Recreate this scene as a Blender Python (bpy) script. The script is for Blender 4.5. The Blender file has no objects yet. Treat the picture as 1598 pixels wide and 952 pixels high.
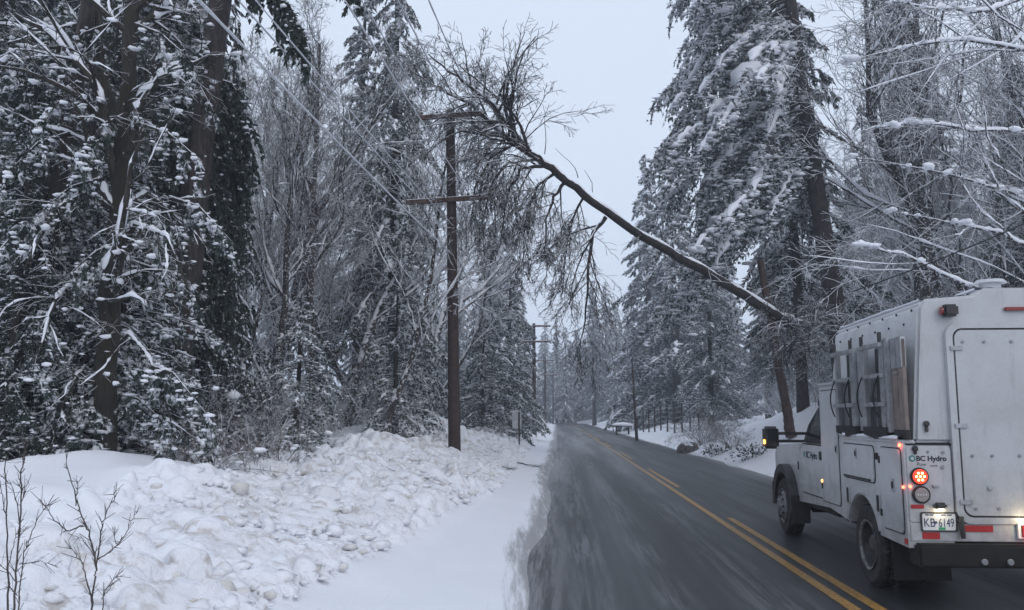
import bpy, bmesh, math, random
import numpy as np
from mathutils import Vector

# ------------------------------------------------------------------ camera, sky, light, exposure
scn = bpy.context.scene
COL = scn.collection
FPX, TH, EYE = 1339.0, math.atan(172 / 1339), 1.8
cam_d = bpy.data.cameras.new("camera")
cam = bpy.data.objects.new("camera", cam_d)
COL.objects.link(cam)
cam_d.sensor_width = 36.0
cam_d.lens = 36.0 * FPX / 1598
cam_d.clip_start, cam_d.clip_end = 0.1, 3000
cam.location = (0, 0, EYE)
cam.rotation_euler = (math.radians(90) + TH, 0, 0)
scn.camera = cam
scn.view_settings.view_transform = 'Standard'
scn.view_settings.look = 'None'
scn.view_settings.gamma = 1
scn.view_settings.exposure = 0.50
scn.cycles.volume_bounces = 1
scn.cycles.max_bounces = 6
scn.cycles.transparent_max_bounces = 8

SUN_EL, SUN_AZ = math.radians(38), math.radians(150)
world = bpy.data.worlds.new("World")
scn.world = world
world.use_nodes = True
wn, wl = world.node_tree.nodes, world.node_tree.links
bg = wn["Background"]
sky = wn.new("ShaderNodeTexSky")
sky.sky_type = 'NISHITA'
sky.sun_disc = False
sky.sun_elevation, sky.sun_rotation = SUN_EL, SUN_AZ
sky.dust_density = 4.0
mixw = wn.new("ShaderNodeMix")
mixw.data_type = 'RGBA'
mixw.inputs[0].default_value = 0.93          # a closed cloud deck hides nearly all of the clear sky
wl.new(sky.outputs[0], mixw.inputs[6])
mixw.inputs[7].default_value = (4.75, 5.35, 6.35, 1)
wl.new(mixw.outputs[2], bg.inputs[0])
bg.inputs[1].default_value = 0.115

sun_d = bpy.data.lights.new("sun", 'SUN')
sun = bpy.data.objects.new("sun", sun_d)
COL.objects.link(sun)
sun_d.energy = 0.5
sun_d.angle = math.radians(40)
sun_d.color = (1.0, 0.95, 0.9)
sun.rotation_euler = (math.radians(90) - SUN_EL, 0, math.pi - SUN_AZ)

# ------------------------------------------------------------------ helpers
def tag(o, label=None, cat=None, group=None, kind=None):
    if label: o['label'] = label
    if cat: o['category'] = cat
    if group: o['group'] = group
    if kind: o['kind'] = kind
    return o

def empty(name, loc=(0, 0, 0), rz=0.0, scale=1.0):
    o = bpy.data.objects.new(name, None)
    o.empty_display_size = 0.2
    COL.objects.link(o)
    o.location = loc
    o.rotation_euler = (0, 0, rz)
    o.scale = (scale,) * 3
    return o

def copy_tree(o, parent=None):
    c = o.copy()
    COL.objects.link(c)
    c.parent = parent
    for ch in o.children:
        copy_tree(ch, c)
    return c

def ray(x, y):
    a, b = (x - 799) / FPX, (476 - y) / FPX
    return Vector((a, math.cos(TH) - b * math.sin(TH), math.sin(TH) + b * math.cos(TH)))

def at(x, y, Y):
    d = ray(x, y)
    return Vector((0, 0, EYE)) + d * (Y / d.y)

def rnd_noise(seed):
    r = np.random.default_rng(seed)
    T = r.random((256, 256))
    def f(x, y):
        xi, yi = np.floor(x).astype(int), np.floor(y).astype(int)
        fx, fy = x - xi, y - yi
        fx, fy = fx * fx * (3 - 2 * fx), fy * fy * (3 - 2 * fy)
        a, b = T[xi % 256, yi % 256], T[(xi + 1) % 256, yi % 256]
        c, d = T[xi % 256, (yi + 1) % 256], T[(xi + 1) % 256, (yi + 1) % 256]
        return (a * (1 - fx) + b * fx) * (1 - fy) + (c * (1 - fx) + d * fx) * fy - 0.5
    return f
N1, N2, N3 = rnd_noise(1), rnd_noise(2), rnd_noise(3)

OCT_V = np.array([(1, 0, 0), (-1, 0, 0), (0, 1, 0), (0, -1, 0), (0, 0, 1), (0, 0, -1)], float)
OCT_F = np.array([(0, 2, 4), (2, 1, 4), (1, 3, 4), (3, 0, 4), (2, 0, 5), (1, 2, 5), (3, 1, 5), (0, 3, 5)])
_p = (1 + 5 ** .5) / 2
ICO_V = np.array([(-1, _p, 0), (1, _p, 0), (-1, -_p, 0), (1, -_p, 0), (0, -1, _p), (0, 1, _p), (0, -1, -_p), (0, 1, -_p),
                  (_p, 0, -1), (_p, 0, 1), (-_p, 0, -1), (-_p, 0, 1)], float) / math.hypot(1, _p)
ICO_F = np.array([(0, 11, 5), (0, 5, 1), (0, 1, 7), (0, 7, 10), (0, 10, 11), (1, 5, 9), (5, 11, 4), (11, 10, 2), (10, 7, 6),
                  (7, 1, 8), (3, 9, 4), (3, 4, 2), (3, 2, 6), (3, 6, 8), (3, 8, 9), (4, 9, 5), (2, 4, 11), (6, 2, 10), (8, 6, 7), (9, 8, 1)])
def _subdiv(V, F):
    V = [tuple(v) for v in V]; mid = {}; out = []
    def m(a, b):
        k = (min(a, b), max(a, b))
        if k not in mid:
            v = (np.array(V[a]) + np.array(V[b])) / 2
            V.append(tuple(v / np.linalg.norm(v))); mid[k] = len(V) - 1
        return mid[k]
    for a, b, c in F:
        x, y, z = m(a, b), m(b, c), m(c, a)
        out += [(a, x, z), (b, y, x), (c, z, y), (x, y, z)]
    return np.array(V), np.array(out)
ICO2_V, ICO2_F = _subdiv(ICO_V, ICO_F)

class Geo:
    """Collects tubes, kites and lumps and links them as one mesh object."""
    def __init__(self):
        self.V, self.Q, self.T, self.n = [], [], [], 0
        self.poly = {}
    def add(self, V, Q=None, T=None):
        V = np.asarray(V, float).reshape(-1, 3)
        if Q is not None and len(Q): self.Q.append(np.asarray(Q).reshape(-1, 4) + self.n)
        if T is not None and len(T): self.T.append(np.asarray(T).reshape(-1, 3) + self.n)
        self.V.append(V); self.n += len(V)
    def line(self, P, R, k=3, flat=1.0, lift=0.0):
        P = np.asarray(P, float); R = np.asarray(R, float)
        self.poly.setdefault((len(P), k, flat, lift), []).append((P, R))
    def flush(self):
        for (n, k, flat, lift), items in self.poly.items():
            P = np.stack([i[0] for i in items]); R = np.stack([i[1] for i in items])
            B = len(P)
            T = np.gradient(P, axis=1)
            T /= np.linalg.norm(T, axis=2, keepdims=True) + 1e-9
            mean = P[:, -1] - P[:, 0]
            mean /= np.linalg.norm(mean, axis=1, keepdims=True) + 1e-9
            ref = np.where(np.abs(mean[:, 2:3]) > .93, np.array([[1., 0, 0]]), np.array([[0, 0, 1.]]))[:, None, :]
            U = np.cross(T, np.broadcast_to(ref, T.shape)); U /= np.linalg.norm(U, axis=2, keepdims=True) + 1e-9
            W = np.cross(U, T)
            ang = np.linspace(0, 2 * math.pi, k, endpoint=False) + math.pi / 2
            ca, sa = np.cos(ang), np.sin(ang)
            V = P[:, :, None, :] + R[:, :, None, None] * (U[:, :, None, :] * ca[None, None, :, None] + W[:, :, None, :] * (sa[None, None, :, None] * flat + lift))
            i = np.arange(n - 1)[:, None]; j = np.arange(k)[None, :]
            q = np.stack([i * k + j, i * k + (j + 1) % k, (i + 1) * k + (j + 1) % k, (i + 1) * k + j], -1).reshape(-1, 4)
            Q = (q[None] + (np.arange(B) * n * k)[:, None, None]).reshape(-1, 4)
            self.add(V, Q)
        self.poly = {}
    def kites(self, C, D, S, L, W):
        C, D, S = (np.asarray(a, float) for a in (C, D, S))
        L = np.broadcast_to(L, (len(C),))[:, None]; W = np.broadcast_to(W, (len(C),))[:, None]
        V = np.stack([C, C + D * L * .4 + S * W, C + D * L, C + D * L * .45 - S * W], 1)
        self.add(V, np.arange(len(C) * 4).reshape(-1, 4))
    def lumps(self, C, S, rng, base='oct', jit=.2, tilt=None):
        C = np.asarray(C, float); S = np.asarray(S, float)
        BV, BF = (OCT_V, OCT_F) if base == 'oct' else (ICO_V, ICO_F) if base == 'ico' else (ICO2_V, ICO2_F)
        n = len(C)
        if n == 0: return
        a = rng.random(n) * 6.283
        V = BV[None] * (1 + rng.normal(0, jit, (n, len(BV), 1))) * S[:, None, :]
        x = V[..., 0] * np.cos(a)[:, None] - V[..., 1] * np.sin(a)[:, None]
        y = V[..., 0] * np.sin(a)[:, None] + V[..., 1] * np.cos(a)[:, None]
        V = np.stack([x, y, V[..., 2]], -1) + C[:, None, :]
        T = (BF[None] + (np.arange(n) * len(BV))[:, None, None]).reshape(-1, 3)
        self.add(V, None, T)
    def mesh(self, name, mat, smooth=True):
        self.flush()
        V = np.concatenate(self.V) if self.V else np.zeros((0, 3))
        Q = np.concatenate(self.Q) if self.Q else np.zeros((0, 4), int)
        T = np.concatenate(self.T) if self.T else np.zeros((0, 3), int)
        me = bpy.data.meshes.new(name)
        me.vertices.add(len(V)); me.vertices.foreach_set('co', V.ravel())
        me.loops.add(Q.size + T.size)
        me.loops.foreach_set('vertex_index', np.concatenate([Q.ravel(), T.ravel()]).astype(np.int32))
        me.polygons.add(len(Q) + len(T))
        st = np.concatenate([np.arange(len(Q)) * 4, Q.size + np.arange(len(T)) * 3]).astype(np.int32)
        me.polygons.foreach_set('loop_start', st)
        me.update(calc_edges=True)
        if smooth: me.polygons.foreach_set('use_smooth', np.ones(len(me.polygons), bool))
        me.validate()
        me.materials.append(mat)
        return me
    def build(self, name, mat, parent=None, smooth=True):
        o = bpy.data.objects.new(name, self.mesh(name, mat, smooth))
        COL.objects.link(o); o.parent = parent
        return o

# ------------------------------------------------------------------ materials
class NT:
    def __init__(self, name):
        self.m = bpy.data.materials.new(name); self.m.use_nodes = True
        self.t = self.m.node_tree; self.b = self.t.nodes["Principled BSDF"]
    def n(self, typ, **kw):
        x = self.t.nodes.new("ShaderNode" + typ)
        for k, v in kw.items(): setattr(x, k, v)
        return x
    def l(self, a, b): self.t.links.new(a, b)
    def coord(self, which='Object'):
        return self.n('TexCoord').outputs[which]
    def noise(self, scale, detail=3, rough=.55, vec=None, dist=0):
        x = self.n('TexNoise'); x.inputs['Scale'].default_value = scale; x.inputs['Detail'].default_value = detail
        x.inputs['Roughness'].default_value = rough; x.inputs['Distortion'].default_value = dist
        self.l(vec if vec is not None else self.coord(), x.inputs['Vector'])
        return x.outputs['Fac']
    def ramp(self, fac, lo, hi, a=0.0, b=1.0):
        x = self.n('MapRange'); x.interpolation_type = 'SMOOTHSTEP'
        self.l(fac, x.inputs[0])
        for i, v in enumerate((lo, hi, a, b)): x.inputs[i + 1].default_value = v
        return x.outputs[0]
    def math(self, op, a, b=None):
        x = self.n('Math', operation=op)
        for i, v in enumerate((a, b)):
            if v is None: continue
            if isinstance(v, (int, float)): x.inputs[i].default_value = v
            else: self.l(v, x.inputs[i])
        return x.outputs[0]
    def mix(self, fac, a, b):
        x = self.n('Mix'); x.data_type = 'RGBA'
        for i, v in ((0, fac), (6, a), (7, b)):
            if isinstance(v, (int, float)): x.inputs[i].default_value = v
            elif isinstance(v, tuple): x.inputs[i].default_value = (*v, 1) if len(v) == 3 else v
            else: self.l(v, x.inputs[i])
        return x.outputs[2]
    def bump(self, h, strength=.3, dist=.05):
        x = self.n('Bump'); x.inputs['Strength'].default_value = strength; x.inputs['Distance'].default_value = dist
        self.l(h, x.inputs['Height']); self.l(x.outputs[0], self.b.inputs['Normal'])
    def col(self, c):
        if isinstance(c, tuple): self.b.inputs['Base Color'].default_value = (*c, 1)
        else: self.l(c, self.b.inputs['Base Color'])
    def set(self, **kw):
        for k, v in kw.items():
            k = k.replace('_', ' ')
            if isinstance(v, (int, float, tuple)): self.b.inputs[k].default_value = v
            else: self.l(v, self.b.inputs[k])

SNOW = (0.80, 0.815, 0.86)
def m_snow():
    m = NT('fresh_snow'); n = m.noise(9, 4)
    m.col(m.mix(n, (0.76, 0.775, 0.825), (0.84, 0.85, 0.885)))
    m.set(Roughness=.75); m.bump(m.noise(22, 5), .35, .03)
    return m.m
def m_barksnow(name, c1, c2, thr=.35, fleck=.62, moss=None):
    m = NT(name); co = m.coord()
    mp = m.n('Mapping'); mp.inputs['Scale'].default_value = (1, 1, .25); m.l(co, mp.inputs[0])
    n = m.noise(14, 5, .6, mp.outputs[0])
    c = m.mix(m.ramp(n, .42, .60), c1, c2)
    if moss: c = m.mix(m.ramp(m.noise(2.2, 4, .6, co), .45, .6), c, moss)
    g = m.n('NewGeometry'); s = m.n('SeparateXYZ'); m.l(g.outputs['Normal'], s.inputs[0])
    big = m.noise(3.5, 3, .6, co)
    up = m.math('ADD', s.outputs['Z'], m.math('MULTIPLY', m.math('SUBTRACT', big, .5), 1.6))
    a = m.ramp(up, thr - .06, thr + .06)
    f = m.ramp(m.noise(11, 4, .65, co), fleck, fleck + .04)
    fac = m.math('MAXIMUM', a, f)
    m.col(m.mix(fac, c, SNOW)); m.set(Roughness=.9)
    fur = m.n('Mapping'); fur.inputs['Scale'].default_value = (1, 1, .16); m.l(co, fur.inputs[0])
    m.bump(m.math('ADD', m.noise(22, 5, .7, fur.outputs[0], .8), m.math('MULTIPLY', fac, .5)), .9, .06)
    return m.m
def m_needles(name, c1, c2, dust=.58):
    m = NT(name); co = m.coord()
    c = m.mix(m.noise(1.3, 4, .6, co), c1, c2)
    f = m.ramp(m.noise(6.5, 4, .7, co), dust, dust + .1, 0, .85)
    m.col(m.mix(f, c, SNOW)); m.set(Roughness=.8)
    return m.m
def m_plain(name, c, rough=.5, metal=0.0, dirt=None, dscale=4, bump=0, coat=0):
    m = NT(name)
    if dirt: m.col(m.mix(m.ramp(m.noise(dscale, 6, .65), .38, .7), c, dirt))
    else: m.col(m.mix(m.noise(dscale, 3), tuple(v * .93 for v in c), tuple(min(1, v * 1.05) for v in c)))
    m.set(Roughness=m.ramp(m.noise(dscale * 2, 4), .3, .7, max(.05, rough - .08), rough + .08), Metallic=metal, Coat_Weight=coat)
    if bump: m.bump(m.noise(40, 4), bump, .01)
    return m.m
def m_emit(name, c, s, base=None):
    m = NT(name); m.col(base or c); m.set(Emission_Color=(*c, 1), Emission_Strength=s, Roughness=.3)
    return m.m

M = {}
M['snow'] = m_snow()
M['bark'] = m_barksnow('conifer_bark', (.020, .017, .017), (.052, .042, .039), .62, .68)
M['twig'] = m_barksnow('bare_twig', (.036, .031, .031), (.080, .068, .064), .22, .57)
M['twig_far'] = m_barksnow('bare_twig_pale', (.050, .045, .045), (.10, .092, .09), -.05, .52)
M['moss'] = m_barksnow('mossy_bark', (.018, .016, .013), (.036, .031, .025), .55, .70, (.024, .021, .009))
M['fallen'] = m_barksnow('fallen_bark', (.014, .011, .011), (.036, .029, .027), .55, .72)
M['needle'] = m_needles('fir_needles', (.016, .026, .023), (.038, .052, .046), .495)
M['cedar'] = m_needles('dark_cedar_needles', (.007, .013, .011), (.022, .034, .027), .58)
M['mosstwig'] = m_barksnow('mossy_twig', (.022, .020, .016), (.050, .045, .034), .55, .64)
M['redtwig'] = m_barksnow('red_brown_twig', (.07, .042, .036), (.13, .085, .07), .55, .66)

# ------------------------------------------------------------------ road layout
RY = np.array([-60, 0, 8.3, 14.5, 31, 58.6, 122, 185])
RX = np.array([-.75, 2.85, 3.28, 3.66, 4.57, 6.02, 9.3, 12.5])
_ys = np.linspace(-60, 185, 500)
_pf = np.polyfit(RY, RX, 3)
def cx(y):
    y = np.asarray(y, float)
    b = np.polyval(_pf, np.clip(y, -60, 178))
    sl = np.polyval(np.polyder(_pf), 178.0)
    e = np.clip(y - 178, 0, None)
    return b + sl * e - e ** 2 / 110.0
MOUNDS = []
def mound(x, y, h, sx, sy): MOUNDS.append((x, y, h, sx, sy))
mound(-5.9, 11.8, .36, 1.5, 1.4); mound(-4.6, 9.6, .12, .7, .6); mound(-3.9, 11.2, .14, .8, .5); mound(-8.8, 12.2, -.35, 1.7, 2.2); mound(-5.0, 12.6, .10, .6, .4); mound(-6.3, 10.2, -.10, .4, .3); mound(-4.6, 14.0, .28, 1.0, .9); mound(-7.6, 13.5, .25, 1.5, 1.2); mound(-4.4, 10.6, .22, .8, .6)
mound(-3.4, 21, .35, 1.3, 1.0); mound(-5.6, 22, .3, 1.5, 1.2); mound(-2.9, 31, .5, 1.5, 1.5); mound(-5.2, 30, .45, 1.8, 1.5)
mound(-6.8, 8.5, .25, 1.0, .7); mound(-4.1, 12.2, .16, .5, .45); mound(-5.2, 9.3, .12, .5, .4)

def height(x, y):
    x = np.asarray(x, float); y = np.asarray(y, float)
    c = cx(y)
    wob = N1(x * .1 + 9, y * .35) * .4 + N2(x * .3, y * .7) * .08
    L = c - 3.15 - x + wob
    R = x - (c + 3.25) + wob * .8
    fl = np.clip((y - 60) / 60, 0, 1)
    hl = np.interp(L, [-50, -.35, .0, 1.2, 2.2, 3.4, 5, 7, 10, 16, 60, 400], [-.06, -.03, .012, .14, .55, .92, 1.0, .98, .80, .75, 1.2, 6])
    near = np.clip((17 - y) / 9, 0, 1)
    hl = hl * (1 - .42 * near * np.clip((6.5 - L) / 3, 0, 1)) * (1 - .35 * fl)
    bump_l = (N1(x * .45, y * .45) * .30 + N2(x * 1.1, y * 1.1) * .14 + N3(x * 2.6, y * 2.6) * .05) * np.clip((L - .8) / 3, 0, 1)
    f = 1 - .62 * np.clip((y - 36) / 16, 0, 1)
    hr = np.interp(R, [-50, 0, .3, 1.0, 4.5, 9, 16, 60, 400], [-.06, -.03, .06, .36, 2.25, 3.4, 4.0, 7.5, 30]) * f
    bump_r = (N1(x * .4 + 5, y * .4) * .45 + N2(x * 1.2, y * 1.2) * .16 + N3(x * 3.1, y * 3.1) * .05) * np.clip((R - .2) / 2.5, 0, 1)
    h = np.where(L > -3, hl + bump_l, 0) * (x < c) + np.where(R > -3, hr + bump_r, 0) * (x >= c)
    for mx, my, mh, sx, sy in MOUNDS:
        d = ((x - mx) / sx) ** 2 + ((y - my) / sy) ** 2
        h = h + mh * np.exp(-d)
    # far end: the road has turned away, snow lies across
    return np.where(np.abs(x - c) < 3.0, -.06, h)
def gz(x, y): return float(height(np.array([x]), np.array([y]))[0])

def build_ground():
    ys = list(np.arange(-60, 4, 2.0)); y = 4.0
    while y < 560:
        ys.append(y)
        y += .036 if y < 9 else max(.036, .0045 * y) if y < 45 else .03 * y
    qs = list(-np.geomspace(12.5, 400, 40)[::-1]) + list(np.arange(-12.3, -8.6, .09)) + list(np.arange(-8.6, -2.9, .034)) + [-2.6, -1.5, 0, 1.5, 2.6] + \
        list(np.arange(2.9, 14, .12)) + list(np.geomspace(14.3, 400, 40))
    ys, qs = np.array(ys), np.array(qs)
    Y, Q = np.meshgrid(ys, qs, indexing='ij')
    X = cx(Y) + Q
    Z = height(X, Y)
    rng = np.random.default_rng(5)
    # the windrow of ploughed snow: blocky lumps
    D = np.zeros_like(Z)
    Lm = cx(Y) - 3.15 - X
    D = np.clip((Lm - np.clip(2.2 - .06 * Y, .9, 9)) / .9, 0, 1) * np.clip((3.9 + .07 * np.clip(Y, 0, 30) - Lm) / 1.2, 0, 1)
    O = np.zeros_like(Z)
    n = 22000
    yy = 4.5 + 55 * rng.random(n) ** 1.9
    l0 = np.clip(2.5 - .065 * yy, 1.2, 9)
    LL = l0 + (2.2 + .075 * np.clip(yy, 0, 30)) * rng.beta(1.5, 1.6, n)
    xx = cx(yy) - 3.15 - LL
    rr = (rng.lognormal(math.log(.046), .52, n) * (1 + .02 * yy)).clip(.028, .24)
    for a, b, r in zip(xx, yy, rr):
        i0, i1 = np.searchsorted(ys, [b - 1.3 * r, b + 1.3 * r])
        if i1 <= i0: continue
        c0 = cx(b)
        j0, j1 = np.searchsorted(qs, [a - c0 - 1.4 * r, a - c0 + 1.4 * r])
        if j1 <= j0: continue
        sx, sy = X[i0:i1, j0:j1] - a, Y[i0:i1, j0:j1] - b
        th = rng.random() * 3.14
        u, v = sx * math.cos(th) + sy * math.sin(th), -sx * math.sin(th) + sy * math.cos(th)
        e = (np.abs(u / r) ** 3.2 + np.abs(v / (r * rng.uniform(.6, 1))) ** 3.2)
        k = np.clip(1 - e, 0, 1) ** .32 * r * rng.uniform(.3, 1.0) * (1 + .7 * u / r * rng.uniform(-1, 1))
        O[i0:i1, j0:j1] = np.maximum(O[i0:i1, j0:j1], k * .95 * float(np.clip(.95 + 2.0 * N1(np.array([a * .9]), np.array([b * .6]))[0], .25, 1.7)))
    Z += O
    Z += (N3(X * 3, Y * 3) * .06 + N1(X * 11, Y * 11) * .02) * D
    V = np.stack([X, Y, Z], -1).reshape(-1, 3)
    a, b = Y.shape
    i = np.arange(a - 1)[:, None]; j = np.arange(b - 1)[None]
    F = np.stack([i * b + j, i * b + j + 1, (i + 1) * b + j + 1, (i + 1) * b + j], -1).reshape(-1, 4)
    g = Geo(); g.add(V, F)
    m = NT('roadside_snow')
    at_ = m.n('Attribute'); at_.attribute_name = 'dirt'
    geo = m.n('NewGeometry'); pos = geo.outputs['Position']
    n1 = m.noise(.9, 5, .6, pos); n2 = m.noise(3.4, 6, .68, pos)
    base = m.mix(n1, (.76, .775, .83), (.85, .86, .90))
    dirt = m.math('MULTIPLY', at_.outputs['Fac'], m.ramp(n2, .50, .64))
    c = m.mix(m.math('MULTIPLY', dirt, .7), base, (.40, .345, .30))
    dirt2 = m.math('MULTIPLY', at_.outputs['Fac'], m.ramp(m.noise(1.5, 3, .5, pos), .42, .62, 0, .35))
    c = m.mix(dirt2, c, (.58, .56, .56))
    sp = m.math('MULTIPLY', m.ramp(m.noise(30, 2, .5, pos), .70, .74), m.ramp(n1, .5, .62))
    c = m.mix(m.math('MULTIPLY', sp, .6), c, (.16, .12, .10))
    edge = m.n('Attribute'); edge.attribute_name = 'slush'
    mp = m.n('Mapping'); mp.inputs['Scale'].default_value = (1, .06, 1); m.l(pos, mp.inputs[0])
    ns = m.noise(7, 8, .75, mp.outputs[0])
    e = m.ramp(m.math('ADD', edge.outputs['Fac'], m.math('MULTIPLY', m.math('SUBTRACT', ns, .5), 2.2)), .35, 1.0)
    c = m.mix(m.math('MULTIPLY', e, .9), c, (.27, .265, .27))
    m.col(c); m.set(Roughness=.7)
    m.bump(m.math('ADD', m.noise(24, 6, .65, pos), m.math('MULTIPLY', m.noise(9, 4, .6, pos), m.math('MULTIPLY', at_.outputs['Fac'], 2.5))), .55, .04)
    o = g.build('snow_ground', m.m)
    at = o.data.attributes.new('dirt', 'FLOAT', 'POINT'); at.data.foreach_set('value', D.ravel().astype(np.float32))
    S = np.clip(1 - (Lm - .05 + N2(X * .3, Y * .25) * .3) / .5, 0, 1) * (Q < 0)
    Rm = Q - 3.25
    S = np.maximum(S, np.clip(1 - (Rm + N2(X * 4, Y * .35) * .3) / .35, 0, 1) * (Q > 0) * .7)
    at = o.data.attributes.new('slush', 'FLOAT', 'POINT'); at.data.foreach_set('value', S.ravel().astype(np.float32))
    tag(o, 'snow covered ground on both sides of the road', None, kind='structure')
build_ground()

def strip(name, q0, q1, ranges, z, mat, nq=2, dy=1.0):
    g = Geo()
    for (a, b) in ranges:
        ys = np.arange(a, b + dy * .5, dy) if b - a > dy else np.array([a, b])
        qs = np.linspace(q0, q1, nq)
        Y, Q = np.meshgrid(ys, qs, indexing='ij')
        X = cx(Y) + Q
        V = np.stack([X, Y, np.full_like(X, z)], -1).reshape(-1, 3)
        n, k = Y.shape
        i = np.arange(n - 1)[:, None]; j = np.arange(k - 1)[None]
        F = np.stack([i * k + j, i * k + j + 1, (i + 1) * k + j + 1, (i + 1) * k + j], -1).reshape(-1, 4)
        g.add(V, F)
    o = g.build(name, mat, smooth=False)
    V = np.concatenate(g.V)
    a = o.data.attributes.new('lane', 'FLOAT_VECTOR', 'POINT')
    L = np.stack([V[:, 0] - cx(V[:, 1]), V[:, 1], np.zeros(len(V))], -1)
    a.data.foreach_set('vector', L.ravel().astype(np.float32))
    return o

def m_asphalt(paint=False):
    m = NT('yellow_road_paint' if paint else 'wet_asphalt')
    a = m.n('Attribute'); a.attribute_name = 'lane'; v = a.outputs['Vector']
    s = m.n('SeparateXYZ'); m.l(v, s.inputs[0]); q = s.outputs[0]
    st = m.n('Mapping'); st.inputs['Scale'].default_value = (1, .035, 1); m.l(v, st.inputs[0])
    fine = m.noise(120, 3, .6, v)
    base = m.mix(m.noise(.5, 4, .6, v), (.014, .016, .018), (.025, .028, .031))
    base = m.mix(m.math('MULTIPLY', m.ramp(fine, .45, .75), .4), base, (.085, .09, .095))
    # thin frost and slush that traffic has left between the wheel tracks
    def band(c0, w):
        return m.ramp(m.math('ABSOLUTE', m.math('SUBTRACT', q, c0)), 0.0, w, 1, 0)
    streak = m.noise(11, 8, .78, st.outputs[0], .3)
    bands = m.math('MAXIMUM', m.math('MAXIMUM', band(-2.55, .42), m.math('MULTIPLY', band(-1.75, .34), .75)),
                   m.math('MAXIMUM', m.math('MULTIPLY', band(-.75, .6), .62), m.math('MULTIPLY', band(1.7, .9), .5)))
    fr = m.math('MULTIPLY', bands, m.ramp(streak, .44, .60))
    patch = m.ramp(m.noise(.22, 3, .5, v), .36, .56, .30, 1)
    fr = m.math('MULTIPLY', fr, patch)
    fr2 = m.math('MULTIPLY', m.ramp(m.noise(2.6, 7, .75, st.outputs[0]), .56, .72), .26)
    fr = m.math('MAXIMUM', fr, fr2)
    # slush margin along both road edges
    ed = m.math('MAXIMUM', m.ramp(q, -3.25, -2.6, 1, 0), m.ramp(q, 2.75, 3.4, 0, 1))
    e2 = m.math('MULTIPLY', ed, m.ramp(m.noise(6.5, 8, .78, st.outputs[0]), .40, .58, .12, 1))
    if paint:
        wear = m.ramp(m.noise(17, 7, .8, v, 1.0), .44, .60)
        base = m.mix(m.math('MULTIPLY', wear, .75), (.42, .225, .045), base)
        fr = m.math('MULTIPLY', fr, .7)
    c = m.mix(m.math('MULTIPLY', fr, .30), base, (.46, .48, .52))
    c = m.mix(m.math('MULTIPLY', e2, .75), c, (.34, .34, .36))
    m.col(c)
    wet = m.noise(.7, 4, .6, st.outputs[0])
    r = m.ramp(wet, .35, .65, .32, .58)
    m.set(Roughness=m.math('MAXIMUM', r, m.math('MULTIPLY', m.math('MAXIMUM', fr, e2), .8)))
    m.bump(fine, .35, .008)
    return m.m
ASP = m_asphalt()
tag(strip('road', -3.75, 3.75, [(-60, 235)], 0.0, ASP, 26, .5), 'dark wet two lane road with thin frost between the wheel tracks', kind='structure')
PNT = m_asphalt(True)
tag(strip('road_line', -.17, -.05, [(-60, 232)], 0.005, PNT, 2, .5), 'solid yellow centre line', kind='structure')
tag(strip('road_line', .07, .19, [(8.0 + 14 * k - 14 * 5, 15.6 + 14 * k - 14 * 5) for k in range(0, 20)], 0.005, PNT, 2, .5), 'broken yellow line beside the solid one', kind='structure')

# ------------------------------------------------------------------ loose chunks of ploughed snow
def chunks():
    rng = np.random.default_rng(8)
    n = 5200
    y = 4.8 + 45 * rng.random(n) ** 1.7
    L = np.clip(2.4 - .065 * y, 1.1, 9) + (2.2 + .075 * np.clip(y, 0, 30)) * rng.beta(1.3, 1.6, n)
    x = cx(y) - 3.15 - L
    z = height(x, y)
    r = rng.lognormal(math.log(.035), .55, n).clip(.012, .13)
    g = Geo()
    g.lumps(np.stack([x, y, z + r * .3 + .03], -1), np.stack([r * 1.15, r * rng.uniform(.5, 1, n), r * rng.uniform(.35, .8, n)], -1), rng, 'ico', .22)
    m = NT('ploughed_snow'); pos = m.n('NewGeometry').outputs['Position']
    c = m.mix(m.ramp(m.noise(2.6, 5, .65, pos), .46, .64), (.78, .79, .83), (.60, .575, .55))
    m.col(c); m.set(Roughness=.8); m.bump(m.noise(30, 5, .6, pos), .5, .03)
    tag(g.build('snow_chunks', m.m), 'lumps of dirty ploughed snow heaped along the left road edge', 'snow', kind='stuff')
chunks()

# ------------------------------------------------------------------ trees
def unit(v): return v / (np.linalg.norm(v, axis=-1, keepdims=True) + 1e-9)

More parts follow.
